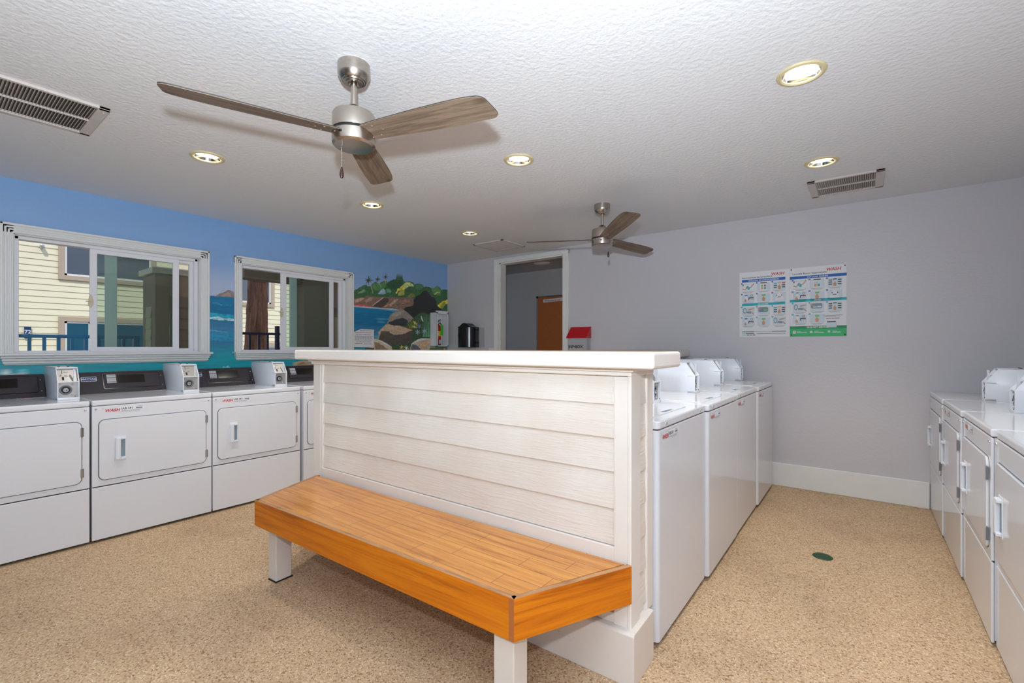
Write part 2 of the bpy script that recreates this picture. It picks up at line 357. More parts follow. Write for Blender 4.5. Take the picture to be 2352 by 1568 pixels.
MURAL = [
((125, 112, 108),6,[(1.745,1.715),(1.786,1.748),(1.818,1.756),(1.854,1.783),(1.881,1.78),(1.908,1.768),(1.93,1.752),(1.93,1.721),(1.745,1.714)]),
((150, 130, 118),6,[(1.786,1.719),(1.828,1.743),(1.854,1.765),(1.876,1.747),(1.886,1.722)]),
((70, 140, 170),8,[(1.72,1.655),(1.761,1.656),(1.792,1.642),(1.886,1.644),(1.886,1.638),(1.786,1.635),(1.761,1.645),(1.72,1.649)]),
((30, 140, 168),14,[(1.702,1.562),(1.761,1.56),(1.812,1.549),(1.865,1.554),(1.919,1.546),(1.919,1.51),(1.702,1.511)]),
((160, 198, 208),12,[(1.702,1.515),(1.776,1.528),(1.823,1.509),(1.865,1.517),(1.919,1.513),(1.919,1.494),(1.812,1.494),(1.702,1.501)]),
((95, 165, 190),6,[(1.702,1.4),(1.761,1.397),(1.828,1.386),(1.886,1.389),(1.828,1.382),(1.761,1.39),(1.702,1.393)]),
((40, 125, 160),6,[(1.702,1.376),(1.919,1.376),(1.919,1.293),(1.702,1.303)]),
((110, 195, 205),10,[(1.805,1.048),(1.812,1.063),(1.836,1.058),(1.86,1.066),(1.873,1.046)]),
((185, 212, 214),16,[(0.404,1.086),(0.431,1.085),(0.441,1.075),(0.454,1.074),(0.455,1.056),(0.47,1.052),(0.481,1.061),(0.489,1.051),(0.515,1.07),(0.539,1.065),(0.522,1.049),(0.494,1.031),(0.401,1.036),(0.401,1.078)]),
((80, 185, 195),10,[(0.484,1.067),(0.515,1.09),(0.536,1.093),(0.536,1.081),(0.508,1.066)]),
((150, 125, 100),8,[(2.469,1.031),(2.497,1.076),(2.564,1.097),(2.627,1.096),(2.696,1.061),(2.742,1.021)]),
((110, 90, 72),4,[(2.535,1.061),(2.574,1.083),(2.612,1.073),(2.564,1.051)]),
((48, 78, 50),9,[(3.193,1.904),(3.26,1.931),(3.279,1.949),(3.306,1.962),(3.352,1.99),(3.384,2.0),(3.407,1.982),(3.447,1.987),(3.471,2.016),(3.512,2.045),(3.532,2.051),(3.553,2.032),(3.581,2.035),(3.606,2.055),(3.657,2.079),(3.682,2.082),(3.7,2.062),(3.747,2.089),(3.773,2.099),(3.791,2.112),(3.83,2.116),(3.844,2.154),(3.884,2.166),(3.938,2.162),(3.941,2.147),(3.964,2.103),(4.01,2.108),(4.066,2.118),(4.123,2.106),(4.147,2.083),(4.172,2.096),(4.221,2.106),(4.28,2.097),(4.31,2.066),(4.35,2.08),(4.422,2.074),(4.464,2.062),(4.506,2.078),(4.553,2.111),(4.602,2.092),(4.645,2.057),(4.689,2.073),(4.745,2.075),(4.835,2.055),(4.835,1.783),(4.731,1.18),(4.04,1.184),(3.902,1.691),(3.944,1.872),(3.193,1.809)]),
((62, 98, 62),9,[(3.471,2.003),(3.512,2.038),(3.544,2.024),(3.586,2.032),(3.661,2.072),(3.704,2.056),(3.661,1.988),(3.561,1.943),(3.499,1.951)]),
((40, 66, 50),8,[(3.687,2.04),(3.773,2.092),(3.839,2.107),(3.943,2.126),(3.943,2.032),(3.817,1.983),(3.73,1.995)]),
((58, 92, 66),8,[(4.152,2.079),(4.221,2.102),(4.285,2.094),(4.3,2.053),(4.23,2.016),(4.152,2.038)]),
((72, 110, 66),8,[(4.443,2.049),(4.553,2.103),(4.634,2.048),(4.613,1.967),(4.479,1.994)]),
((44, 78, 50),6,[(4.645,2.041),(4.745,2.071),(4.778,2.038),(4.778,1.949),(4.667,1.932)]),
((150, 158, 105),14,[(3.909,2.006),(3.941,2.053),(3.987,2.091),(4.024,2.106),(4.066,2.103),(4.123,2.08),(4.133,2.051),(4.076,2.053),(4.029,2.04),(3.987,2.003),(3.941,2.002)]),
((200, 168, 95),12,[(3.909,2.003),(3.936,2.045),(3.964,2.056),(3.978,2.035),(3.95,2.003)]),
((190, 158, 65),14,[(3.83,1.934),(3.862,1.998),(3.889,2.008),(3.944,2.053),(3.975,2.049),(3.975,2.002),(3.884,1.975),(3.844,1.932)]),
((125, 128, 60),10,[(3.862,1.933),(3.907,1.977),(3.975,2.002),(3.975,1.929),(3.871,1.905)]),
((205, 155, 75),10,[(4.485,1.983),(4.527,1.981),(4.559,2.015),(4.623,2.021),(4.559,2.025),(4.516,2.001)]),
((120, 142, 152),12,[(3.553,1.905),(3.594,1.947),(3.632,1.978),(3.665,1.961),(3.678,1.92),(3.623,1.901)]),
((82, 118, 98),10,[(3.682,1.973),(3.73,1.988),(3.764,1.953),(3.738,1.925),(3.687,1.935)]),
((92, 118, 98),9,[(3.26,1.881),(3.321,1.923),(3.36,1.941),(3.376,1.915),(3.329,1.894)]),
((90, 100, 50),8,[(4.024,1.915),(4.081,1.964),(4.133,1.962),(4.152,1.926),(4.095,1.903)]),
((98, 80, 70),9,[(3.193,1.813),(3.321,1.837),(3.415,1.868),(3.52,1.864),(3.632,1.87),(3.773,1.882),(3.941,1.897),(4.057,1.907),(4.133,1.895),(4.133,1.813),(4.022,1.702),(3.902,1.731),(3.88,1.728),(3.773,1.736),(3.561,1.732),(3.471,1.734),(3.193,1.736)]),
((150, 120, 105),8,[(3.223,1.802),(3.321,1.833),(3.36,1.83),(3.314,1.796),(3.245,1.771)]),
((128, 102, 90),8,[(3.368,1.804),(3.439,1.85),(3.487,1.858),(3.463,1.815),(3.384,1.778)]),
((60, 52, 50),6,[(3.475,1.754),(3.632,1.87),(3.704,1.862),(3.725,1.839),(3.665,1.765),(3.602,1.739),(3.52,1.734)]),
((150, 132, 118),6,[(3.471,1.754),(3.561,1.819),(3.632,1.871),(3.648,1.866),(3.569,1.81),(3.487,1.752)]),
((135, 110, 96),8,[(3.725,1.783),(3.795,1.845),(3.862,1.869),(3.871,1.855),(3.799,1.799),(3.743,1.756)]),
((120, 88, 74),8,[(3.882,1.831),(3.987,1.868),(4.071,1.86),(4.01,1.822),(3.918,1.797)]),
((150, 112, 70),8,[(3.644,1.756),(3.704,1.788),(3.73,1.783),(3.665,1.747)]),
((165, 60, 40),6,[(3.215,1.752),(3.321,1.752),(3.471,1.74),(3.471,1.734),(3.193,1.736)]),
((140, 128, 100),0,[(3.43,2.027),(3.461,1.966),(3.469,1.97),(3.44,2.032)]),
((140, 128, 100),0,[(3.46,1.967),(3.48,1.901),(3.488,1.903),(3.47,1.97)]),
((140, 128, 100),0,[(3.562,2.045),(3.603,1.986),(3.61,1.99),(3.572,2.05)]),
((140, 128, 100),0,[(3.663,2.104),(3.668,2.041),(3.676,2.042),(3.674,2.105)]),
((40, 42, 22),0,[(3.428,2.059),(3.424,2.118),(3.421,2.118),(3.41,2.057)]),
((58, 48, 24),0,[(3.426,2.054),(3.456,2.097),(3.454,2.098),(3.412,2.062)]),
((40, 42, 22),0,[(3.419,2.05),(3.489,2.065),(3.489,2.068),(3.419,2.066)]),
((58, 48, 24),0,[(3.414,2.051),(3.46,2.036),(3.462,2.038),(3.425,2.065)]),
((40, 42, 22),0,[(3.41,2.057),(3.418,2.002),(3.421,2.002),(3.428,2.059)]),
((58, 48, 24),0,[(3.412,2.062),(3.381,2.015),(3.383,2.013),(3.426,2.054)]),
((40, 42, 22),0,[(3.418,2.066),(3.367,2.049),(3.367,2.046),(3.42,2.05)]),
((58, 48, 24),0,[(3.424,2.065),(3.37,2.077),(3.369,2.075),(3.415,2.051)]),
((40, 42, 22),0,[(3.557,2.084),(3.554,2.124),(3.551,2.123),(3.544,2.083)]),
((58, 48, 24),0,[(3.555,2.081),(3.576,2.109),(3.573,2.111),(3.546,2.086)]),
((40, 42, 22),0,[(3.55,2.078),(3.598,2.088),(3.598,2.091),(3.55,2.089)]),
((58, 48, 24),0,[(3.547,2.079),(3.578,2.068),(3.58,2.071),(3.554,2.088)]),
((40, 42, 22),0,[(3.544,2.083),(3.549,2.046),(3.552,2.046),(3.557,2.084)]),
((58, 48, 24),0,[(3.546,2.086),(3.524,2.055),(3.526,2.053),(3.555,2.081)]),
((40, 42, 22),0,[(3.55,2.089),(3.515,2.078),(3.515,2.075),(3.551,2.079)]),
((58, 48, 24),0,[(3.553,2.089),(3.517,2.097),(3.516,2.094),(3.547,2.079)]),
((40, 42, 22),0,[(3.679,2.128),(3.677,2.167),(3.674,2.166),(3.667,2.127)]),
((58, 48, 24),0,[(3.678,2.125),(3.698,2.153),(3.696,2.154),(3.668,2.13)]),
((40, 42, 22),0,[(3.673,2.123),(3.72,2.132),(3.72,2.135),(3.673,2.133)]),
((58, 48, 24),0,[(3.669,2.123),(3.7,2.113),(3.702,2.115),(3.677,2.132)]),
((40, 42, 22),0,[(3.667,2.127),(3.671,2.091),(3.675,2.091),(3.679,2.129)]),
((58, 48, 24),0,[(3.668,2.13),(3.647,2.099),(3.649,2.098),(3.678,2.125)]),
((40, 42, 22),0,[(3.672,2.133),(3.637,2.122),(3.638,2.119),(3.674,2.123)]),
((58, 48, 24),0,[(3.676,2.133),(3.64,2.141),(3.639,2.138),(3.67,2.123)]),
((108, 101, 95),8,[(3.687,1.531),(3.712,1.581),(3.738,1.646),(3.773,1.676),(3.88,1.722),(3.916,1.745),(3.957,1.731),(4.022,1.702),(4.088,1.669),(4.126,1.63),(4.04,1.567),(3.769,1.506)]),
((125, 115, 105),8,[(3.747,1.636),(3.799,1.671),(3.88,1.697),(3.934,1.711),(3.907,1.666),(3.817,1.633)]),
((46, 47, 52),5,[(3.704,1.539),(3.73,1.561),(3.773,1.574),(3.817,1.597),(3.879,1.611),(3.948,1.629),(4.022,1.599),(4.05,1.553),(4.003,1.529),(3.929,1.512),(3.769,1.517),(3.773,1.52)]),
((36, 36, 37),4,[(4.123,1.868),(4.152,1.897),(4.181,1.936),(4.245,1.957),(4.275,1.994),(4.33,2.022),(4.376,2.015),(4.407,1.98),(4.443,1.948),(4.506,1.934),(4.537,1.898),(4.548,1.836),(4.613,1.801),(4.667,1.781),(4.477,1.726),(4.425,1.699),(4.307,1.708),(4.184,1.671),(4.126,1.63),(4.022,1.702),(3.957,1.735),(3.987,1.766),(4.119,1.797),(4.133,1.843)]),
((190, 150, 45),16,[(4.564,1.829),(4.613,1.872),(4.667,1.904),(4.722,1.916),(4.767,1.94),(4.835,1.954),(4.835,1.905),(4.689,1.842),(4.64,1.795),(4.586,1.811)]),
((125, 124, 55),10,[(4.613,1.817),(4.645,1.859),(4.711,1.884),(4.734,1.865),(4.689,1.822),(4.645,1.787)]),
((48, 66, 46),9,[(4.012,1.551),(4.126,1.623),(4.213,1.695),(4.297,1.722),(4.409,1.698),(4.445,1.646),(4.445,1.336),(4.159,1.348),(4.088,1.295),(4.04,1.199),(3.769,1.201),(3.769,1.293),(4.059,1.295),(4.088,1.406),(4.116,1.47),(4.022,1.5)]),
((66, 60, 56),6,[(3.563,1.338),(3.586,1.43),(3.687,1.443),(3.773,1.414),(3.944,1.403),(3.925,1.415),(3.984,1.424),(4.116,1.47),(4.097,1.406),(4.097,1.332),(4.04,1.284),(3.769,1.279),(3.773,1.25),(3.687,1.296)]),
((142, 124, 105),8,[(3.563,1.338),(3.561,1.429),(3.615,1.476),(3.665,1.523),(3.704,1.539),(3.773,1.524),(3.835,1.515),(3.813,1.52),(3.884,1.524),(3.948,1.509),(4.04,1.486),(4.119,1.469),(4.059,1.457),(3.984,1.422),(3.925,1.41),(3.813,1.4),(3.773,1.412),(3.687,1.44),(3.606,1.445),(3.586,1.395)]),
((70, 64, 60),5,[(3.598,1.396),(3.602,1.441),(3.682,1.441),(3.738,1.445),(3.73,1.413),(3.644,1.397)]),
((170, 118, 95),6,[(3.938,1.51),(4.04,1.484),(4.119,1.47),(4.059,1.468),(3.984,1.492)]),
((58, 96, 74),0,[(4.3,1.38),(4.299,1.631),(4.296,1.631),(4.285,1.38)]),
((92, 130, 98),0,[(4.314,1.38),(4.321,1.646),(4.318,1.646),(4.299,1.381)]),
((70, 110, 85),0,[(4.328,1.381),(4.313,1.659),(4.31,1.659),(4.313,1.38)]),
((58, 96, 74),0,[(4.342,1.381),(4.335,1.674),(4.332,1.674),(4.327,1.381)]),
((92, 130, 98),0,[(4.356,1.381),(4.357,1.689),(4.354,1.689),(4.341,1.381)]),
((70, 110, 85),0,[(4.371,1.382),(4.349,1.626),(4.346,1.626),(4.355,1.381)]),
((58, 96, 74),0,[(4.385,1.382),(4.372,1.641),(4.369,1.641),(4.37,1.381)]),
((92, 130, 98),0,[(4.399,1.382),(4.394,1.656),(4.391,1.656),(4.384,1.382)]),
((70, 110, 85),0,[(4.414,1.382),(4.417,1.671),(4.414,1.671),(4.398,1.382)]),
((58, 96, 74),0,[(4.428,1.383),(4.409,1.685),(4.405,1.684),(4.413,1.382)]),
((120, 112, 45),0,[(4.065,1.496),(4.023,1.567),(4.02,1.566),(4.053,1.492)]),
((95, 100, 40),0,[(4.079,1.496),(4.047,1.603),(4.045,1.603),(4.067,1.493)]),
((120, 112, 45),0,[(4.094,1.496),(4.072,1.64),(4.069,1.64),(4.081,1.494)]),
((95, 100, 40),0,[(4.108,1.496),(4.096,1.596),(4.094,1.596),(4.096,1.495)]),
((120, 112, 45),0,[(4.122,1.496),(4.121,1.633),(4.119,1.633),(4.11,1.496)]),
((95, 100, 40),0,[(4.137,1.496),(4.146,1.588),(4.144,1.588),(4.124,1.497)]),
((120, 112, 45),0,[(4.151,1.496),(4.171,1.626),(4.169,1.626),(4.139,1.497)]),
((95, 100, 40),0,[(4.165,1.496),(4.197,1.581),(4.194,1.581),(4.153,1.499)]),
((120, 112, 45),0,[(4.18,1.497),(4.222,1.618),(4.22,1.619),(4.168,1.499)]),
((145, 188, 155),6,[(4.248,1.667),(4.267,1.664),(4.285,1.631),(4.302,1.592),(4.272,1.607)]),
((145, 146, 85),6,[(4.114,1.593),(4.15,1.59),(4.179,1.562),(4.186,1.54),(4.14,1.556)]),
((135, 145, 98),6,[(4.097,1.529),(4.15,1.527),(4.189,1.497),(4.131,1.506)]),
((125, 140, 190),0,[(4.197,1.444),(4.234,1.43),(4.239,1.439),(4.2,1.449)]),
((125, 140, 190),0,[(4.195,1.446),(4.197,1.414),(4.21,1.415),(4.202,1.447)]),
((125, 140, 190),0,[(4.196,1.448),(4.162,1.43),(4.169,1.422),(4.2,1.444)]),
((125, 140, 190),0,[(4.2,1.449),(4.163,1.462),(4.158,1.453),(4.197,1.444)]),
((125, 140, 190),0,[(4.202,1.447),(4.199,1.478),(4.187,1.477),(4.195,1.446)]),
((125, 140, 190),0,[(4.2,1.444),(4.235,1.463),(4.228,1.47),(4.196,1.448)]),
((132, 132, 190),0,[(4.317,1.462),(4.355,1.448),(4.361,1.458),(4.32,1.467)]),
((132, 132, 190),0,[(4.315,1.464),(4.317,1.432),(4.33,1.433),(4.322,1.465)]),
((132, 132, 190),0,[(4.316,1.467),(4.28,1.448),(4.288,1.44),(4.321,1.462)]),
((132, 132, 190),0,[(4.32,1.467),(4.282,1.481),(4.277,1.471),(4.317,1.462)]),
((132, 132, 190),0,[(4.322,1.465),(4.32,1.497),(4.307,1.496),(4.315,1.464)]),
((132, 132, 190),0,[(4.321,1.462),(4.357,1.481),(4.349,1.489),(4.316,1.467)]),
((105, 100, 140),0,[(4.224,1.524),(4.259,1.511),(4.264,1.52),(4.227,1.528)]),
((105, 100, 140),0,[(4.222,1.526),(4.224,1.495),(4.237,1.497),(4.229,1.526)]),
((105, 100, 140),0,[(4.223,1.528),(4.19,1.511),(4.198,1.503),(4.227,1.524)]),
((105, 100, 140),0,[(4.227,1.528),(4.192,1.541),(4.187,1.532),(4.224,1.524)]),
((105, 100, 140),0,[(4.229,1.526),(4.227,1.557),(4.214,1.555),(4.222,1.526)]),
((105, 100, 140),0,[(4.227,1.524),(4.261,1.542),(4.253,1.549),(4.223,1.528)]),
((215, 225, 225),0,[(4.004,1.23),(4.039,1.216),(4.044,1.225),(4.007,1.235)]),
((215, 225, 225),0,[(4.002,1.232),(4.004,1.201),(4.016,1.202),(4.008,1.233)]),
((215, 225, 225),0,[(4.003,1.234),(3.97,1.217),(3.977,1.21),(4.007,1.23)]),
((215, 225, 225),0,[(4.007,1.235),(3.971,1.249),(3.967,1.24),(4.004,1.23)]),
((215, 225, 225),0,[(4.008,1.233),(4.006,1.264),(3.994,1.263),(4.002,1.232)]),
((215, 225, 225),0,[(4.007,1.23),(4.041,1.247),(4.033,1.255),(4.003,1.234)]),
((170, 150, 80),0,[(3.926,1.237),(3.956,1.225),(3.961,1.233),(3.928,1.242)]),
((170, 150, 80),0,[(3.924,1.239),(3.925,1.212),(3.937,1.213),(3.93,1.24)]),
((170, 150, 80),0,[(3.925,1.242),(3.896,1.227),(3.903,1.22),(3.929,1.238)]),
((170, 150, 80),0,[(3.928,1.242),(3.898,1.255),(3.893,1.246),(3.926,1.237)]),
((170, 150, 80),0,[(3.93,1.24),(3.929,1.267),(3.917,1.266),(3.924,1.239)]),
((170, 150, 80),0,[(3.929,1.238),(3.958,1.252),(3.951,1.26),(3.925,1.242)]),
((152, 140, 120),8,[(3.479,1.352),(3.561,1.338),(3.623,1.318),(3.687,1.289),(3.764,1.247),(3.784,1.186),(3.384,1.189),(3.439,1.24)]),
((108, 92, 76),7,[(3.503,1.308),(3.561,1.298),(3.644,1.257),(3.708,1.208),(3.52,1.202)]),
((200, 190, 165),6,[(3.561,1.338),(3.687,1.289),(3.764,1.247),(3.764,1.236),(3.678,1.278),(3.561,1.326)]),
((70, 58, 52),5,[(3.352,1.189),(3.368,1.233),(3.503,1.236),(3.495,1.188)]),
((142, 130, 116),8,[(4.088,1.288),(4.15,1.322),(4.213,1.353),(4.282,1.363),(4.445,1.364),(4.519,1.337),(4.519,1.181),(4.059,1.184)]),
((72, 77, 87),5,[(4.109,1.282),(4.174,1.266),(4.233,1.232),(4.272,1.183),(4.064,1.184)]),
((165, 132, 100),7,[(4.223,1.292),(4.358,1.324),(4.435,1.313),(4.333,1.259),(4.233,1.259)]),
((190, 182, 168),6,[(4.088,1.288),(4.213,1.353),(4.282,1.363),(4.435,1.36),(4.282,1.338),(4.184,1.315),(4.116,1.284)]),
((60, 90, 62),8,[(4.435,1.24),(4.736,1.24),(4.736,1.171),(4.383,1.174)]),
((190, 100, 80),5,[(4.675,1.22),(4.703,1.232),(4.731,1.22),(4.703,1.196)]),
]

# ------------------------------------------------------------------ the setting
XL, YB, HC = -4.80, 4.76, 2.436
XR, YF = 1.24, -2.30
LIGHTS = [(x, y) for x in (-3.28, -1.75, -0.217) for y in (1.15, 2.37, 3.58) if not (x == -1.75 and y != 2.37) and not (x == -0.217 and y == 1.15)]
HOLES = [(0.466, 1.626, 1.195, 2.050), (1.974, 3.134, 1.195, 2.050)]

floor = MB().box(-7.0, XR + 0.15, YF - 0.15, 6.1, -0.06, 0, M_FLOOR)
tag(floor.build('floor'), 'tan pebbled resin floor running under the machines', 'floor', kind='structure')

def build_ceiling():
    mb = MB(); hs = 0.15; rr = 0.080
    xs = sorted({XL - 0.15, XR + 0.15} | {x + s * hs for x, _ in LIGHTS for s in (-1, 1)})
    ys = sorted({YF - 0.15, YB + 0.0} | {y + s * hs for _, y in LIGHTS for s in (-1, 1)})
    for i in range(len(xs) - 1):
        for j in range(len(ys) - 1):
            cx, cy = (xs[i] + xs[i + 1]) / 2, (ys[j] + ys[j + 1]) / 2
            hit = [l for l in LIGHTS if abs(l[0] - cx) < 1e-3 and abs(l[1] - cy) < 1e-3]
            if not hit:
                mb.add([(xs[i], ys[j], HC), (xs[i], ys[j + 1], HC), (xs[i + 1], ys[j + 1], HC), (xs[i + 1], ys[j], HC)], [(0, 1, 2, 3)], M_CEIL); continue
            n = 32; V = []; F = []
            for k in range(n):
                a = 2 * PI * k / n; c, s = math.cos(a), math.sin(a); q = hs / max(abs(c), abs(s))
                V += [(cx + c * q, cy + s * q, HC), (cx + c * rr, cy + s * rr, HC)]
            for k in range(n): F.append((2 * k, 2 * k + 1, (2 * k + 3) % (2 * n), (2 * k + 2) % (2 * n)))
            mb.add(V, F, M_CEIL)
    mb.box(XL - 0.15, XR + 0.15, YF - 0.15, YB + 0.0, HC + 0.14, HC + 0.24, M_CEIL)  # unseen slab added above to block sky light at the lamp holes
    tag(mb.build('ceiling'), 'white knockdown textured ceiling with recessed lights and fans', 'ceiling', kind='structure')
build_ceiling()

# the painted seascape wall: colours of the paint are stored per point of a fine grid
def build_mural_wall():
    def axis(lo, hi, fine, cuts, d0, d1):
        pts = set([round(lo, 4), round(hi, 4)] + [round(c, 4) for c in cuts])
        for a, b in fine: pts |= set(np.round(np.arange(a, b + 1e-6, d1), 4).tolist())
        g = np.arange(lo, hi, d0)
        for q in g:
            if not any(a <= q <= b for a, b in fine): pts.add(round(float(q), 4))
        return np.array(sorted(pts))
    ys = axis(YF - 0.15, YB, [(3.19, YB), (1.69, 1.93)], [h for H in HOLES for h in H[:2]], 0.04, 0.005)
    zs = axis(0.0, HC, [(1.06, 2.14)], [1.195, 2.05], 0.05, 0.005)
    Y, Z = np.meshgrid(ys, zs, indexing='ij')
    rng = np.random.RandomState(4)
    def noise(sy, sz, seed):
        g = np.random.RandomState(seed).rand(400, 400)
        u = (Y + 3) / sy; v = (Z + 1) / sz; i = np.floor(u).astype(int) % 398; j = np.floor(v).astype(int) % 398; fu = u - np.floor(u); fv = v - np.floor(v)
        fu = fu * fu * (3 - 2 * fu); fv = fv * fv * (3 - 2 * fv)
        return (g[i, j] * (1 - fu) + g[i + 1, j] * fu) * (1 - fv) + (g[i, j + 1] * (1 - fu) + g[i + 1, j + 1] * fu) * fv
    def interp(stops):
        zz = [s[0] for s in stops]
        return np.stack([np.interp(Z, zz, [s[1][k] for s in stops]) for k in range(3)], -1)
    HZ = 1.717
    sky = interp([(HZ, (0.50, 0.57, 0.74)), (1.86, (0.44, 0.54, 0.75)), (2.02, (0.27, 0.44, 0.74)), (2.436, (0.235, 0.43, 0.75))])
    sky *= (1 + 0.05 * (noise(0.25, 0.1, 1) - 0.5))[..., None]
    sea = interp([(0.8, (0.02, 0.42, 0.50)), (1.13, (0.015, 0.41, 0.49)), (1.20, (0.03, 0.32, 0.44)), (1.29, (0.035, 0.22, 0.40)), (1.33, (0.012, 0.17, 0.34)), (1.345, (0.06, 0.25, 0.44)), (1.45, (0.05, 0.23, 0.42)), (1.52, (0.012, 0.18, 0.37)), (1.62, (0.01, 0.19, 0.39)), (HZ, (0.015, 0.21, 0.42))])
    w = noise(0.16, 0.012, 2) * 0.6 + noise(0.05, 0.006, 3) * 0.4
    sea = sea * (0.82 + 0.36 * w)[..., None]
    far = np.clip((Y - 2.9) / 0.3, 0, 1)[..., None]
    crest = np.clip((noise(0.22, 0.022, 7) - 0.72) * 5, 0, 1)[..., None] * far
    sea = sea * (1 - crest * 0.6) + np.array([0.16, 0.50, 0.64]) * crest * 0.6
    C = np.where((Z > HZ)[..., None], sky, sea)
    brush = noise(0.03, 0.012, 11) - 0.5; brush2 = noise(0.012, 0.02, 12) - 0.5
    for col, jit, poly in MURAL:
        P = np.array(poly); y0, z0 = P.min(0); y1, z1 = P.max(0)
        wob = 0.004
        i0, i1 = np.searchsorted(ys, [y0 - wob, y1 + wob]); j0, j1 = np.searchsorted(zs, [z0 - wob, z1 + wob])
        if i1 <= i0 or j1 <= j0: continue
        sl = (slice(i0, i1), slice(j0, j1))
        yy = Y[sl] + brush[sl] * wob; zz = Z[sl] + brush2[sl] * wob; ins = np.zeros(yy.shape, bool)
        for a in range(len(P)):
            (ya, za), (yb, zb) = P[a], P[a - 1]
            if za == zb: continue
            ins ^= ((za > zz) != (zb > zz)) & (yy < (yb - ya) * (zz - za) / (zb - za) + ya)
        gain = 1.45 if y0 < 2.2 else 2.25
        base = np.minimum(np.array(lin(col)) * gain, 0.85)
        var = 1 + jit * 0.045 * (brush[sl] + 0.8 * brush2[sl])
        C[sl] = np.where(ins[..., None], base * np.clip(var, 0.4, 1.7)[..., None], C[sl])
    ny, nz = len(ys), len(zs)
    V = np.zeros((ny * nz, 3), np.float32); V[:, 0] = XL; V[:, 1] = Y.ravel(); V[:, 2] = Z.ravel()
    I, J = np.meshgrid(np.arange(ny - 1), np.arange(nz - 1), indexing='ij')
    cy = (ys[I] + ys[I + 1]) / 2; cz = (zs[J] + zs[J + 1]) / 2
    keep = np.ones(I.shape, bool)
    for a, b, c, d in HOLES: keep &= ~((cy > a) & (cy < b) & (cz > c) & (cz < d))
    I, J = I[keep], J[keep]
    F = np.stack([I * nz + J, (I + 1) * nz + J, (I + 1) * nz + J + 1, I * nz + J + 1], -1).astype(np.int32)
    # outer skin of the same wall, so that it has its thickness
    ex = MB()
    for a, b, c, d in [(YF - 0.15, 0.466, 0, 2.7), (1.626, 1.974, 0, 2.7), (3.134, YB + 0.11, 0, 2.7), (0.466, 1.626, 0, 1.195), (0.466, 1.626, 2.05, 2.7), (1.974, 3.134, 0, 1.195), (1.974, 3.134, 2.05, 2.7)]:
        ex.box(XL - 0.15, XL - 0.02, a, b, c, d, M_LAP)
    nv = len(V); EV = np.array(ex.v, np.float32); EF = np.array(ex.f, np.int32) + nv
    AV = np.concatenate([V, EV]); AF = np.concatenate([F, EF])
    me = bpy.data.meshes.new('wall_left'); me.vertices.add(len(AV)); me.vertices.foreach_set('co', AV.ravel())
    me.loops.add(AF.size); me.loops.foreach_set('vertex_index', AF.ravel())
    me.polygons.add(len(AF)); me.polygons.foreach_set('loop_start', np.arange(0, AF.size, 4, dtype=np.int32)); me.polygons.foreach_set('loop_total', np.full(len(AF), 4, np.int32))
    mi = np.zeros(len(AF), np.int32); mi[len(F):] = 1
    at = me.color_attributes.new('paint', 'FLOAT_COLOR', 'POINT')
    rgba = np.ones((len(AV), 4), np.float32); rgba[:nv, :3] = C.reshape(-1, 3); at.data.foreach_set('color', rgba.ravel())
    m = bpy.data.materials.new('mural_paint'); m.use_nodes = True; nt = m.node_tree; b = nt.nodes['Principled BSDF']
    a = nt.nodes.new('ShaderNodeVertexColor'); a.layer_name = 'paint'; nt.links.new(a.outputs[0], b.inputs['Base Color'])
    tc = nt.nodes.new('ShaderNodeTexCoord'); n = nt.nodes.new('ShaderNodeTexNoise'); n.inputs['Scale'].default_value = 55; n.inputs['Detail'].default_value = 3
    bp = nt.nodes.new('ShaderNodeBump'); bp.inputs['Strength'].default_value = 0.2; bp.inputs['Distance'].default_value = 0.004
    nt.links.new(tc.outputs['Object'], n.inputs['Vector']); nt.links.new(n.outputs['Fac'], bp.inputs['Height']); nt.links.new(bp.outputs[0], b.inputs['Normal'])
    b.inputs['Roughness'].default_value = 0.45
    me.materials.append(m); me.materials.append(M_LAP); me.polygons.foreach_set('material_index', mi)
    me.update(calc_edges=True); me.validate()
    o = bpy.data.objects.new('wall_left', me); COL.objects.link(o)
    tag(o, 'blue wall painted with a sea, headland and palm trees', 'wall', kind='structure')
build_mural_wall()

DX0, DX1, DZ = -3.83, -2.85, 2.352
wb = MB()
wb.box(XL - 0.15, DX0, YB, YB + 0.11, 0, HC + 0.14, M_WALL).box(DX1, XR + 0.15, YB, YB + 0.11, 0, HC + 0.14, M_WALL).box(DX0, DX1, YB, YB + 0.11, DZ, HC + 0.14, M_WALL)
tag(wb.build('wall_back'), 'grey textured wall with the doorway and instruction posters', 'wall', kind='structure')
tag(MB().box(XR, XR + 0.15, YF - 0.15, YB, 0, HC, M_WALL).build('wall_right'), 'grey wall behind the right hand row of dryers', 'wall', kind='structure')
wf = MB().box(XL, -2.6, YF - 0.15, YF, 0, HC, M_WALL).box(0.0, XR, YF - 0.15, YF, 0, HC, M_WALL).box(-2.6, 0.0, YF - 0.15, YF, 2.3, HC, M_WALL)  # the opening is added to let the rear fill light in
tag(wf.build('wall_front'), 'grey wall behind the photographer, with an opening added for the fill light', 'wall', kind='structure')
tag(MB().box(-2.775, 0.402, YB - 0.016, YB, 0.0, 0.205, M_BASE, 0.005).build('baseboard_back'), 'tall white baseboard along the grey back wall', 'baseboard', kind='structure')

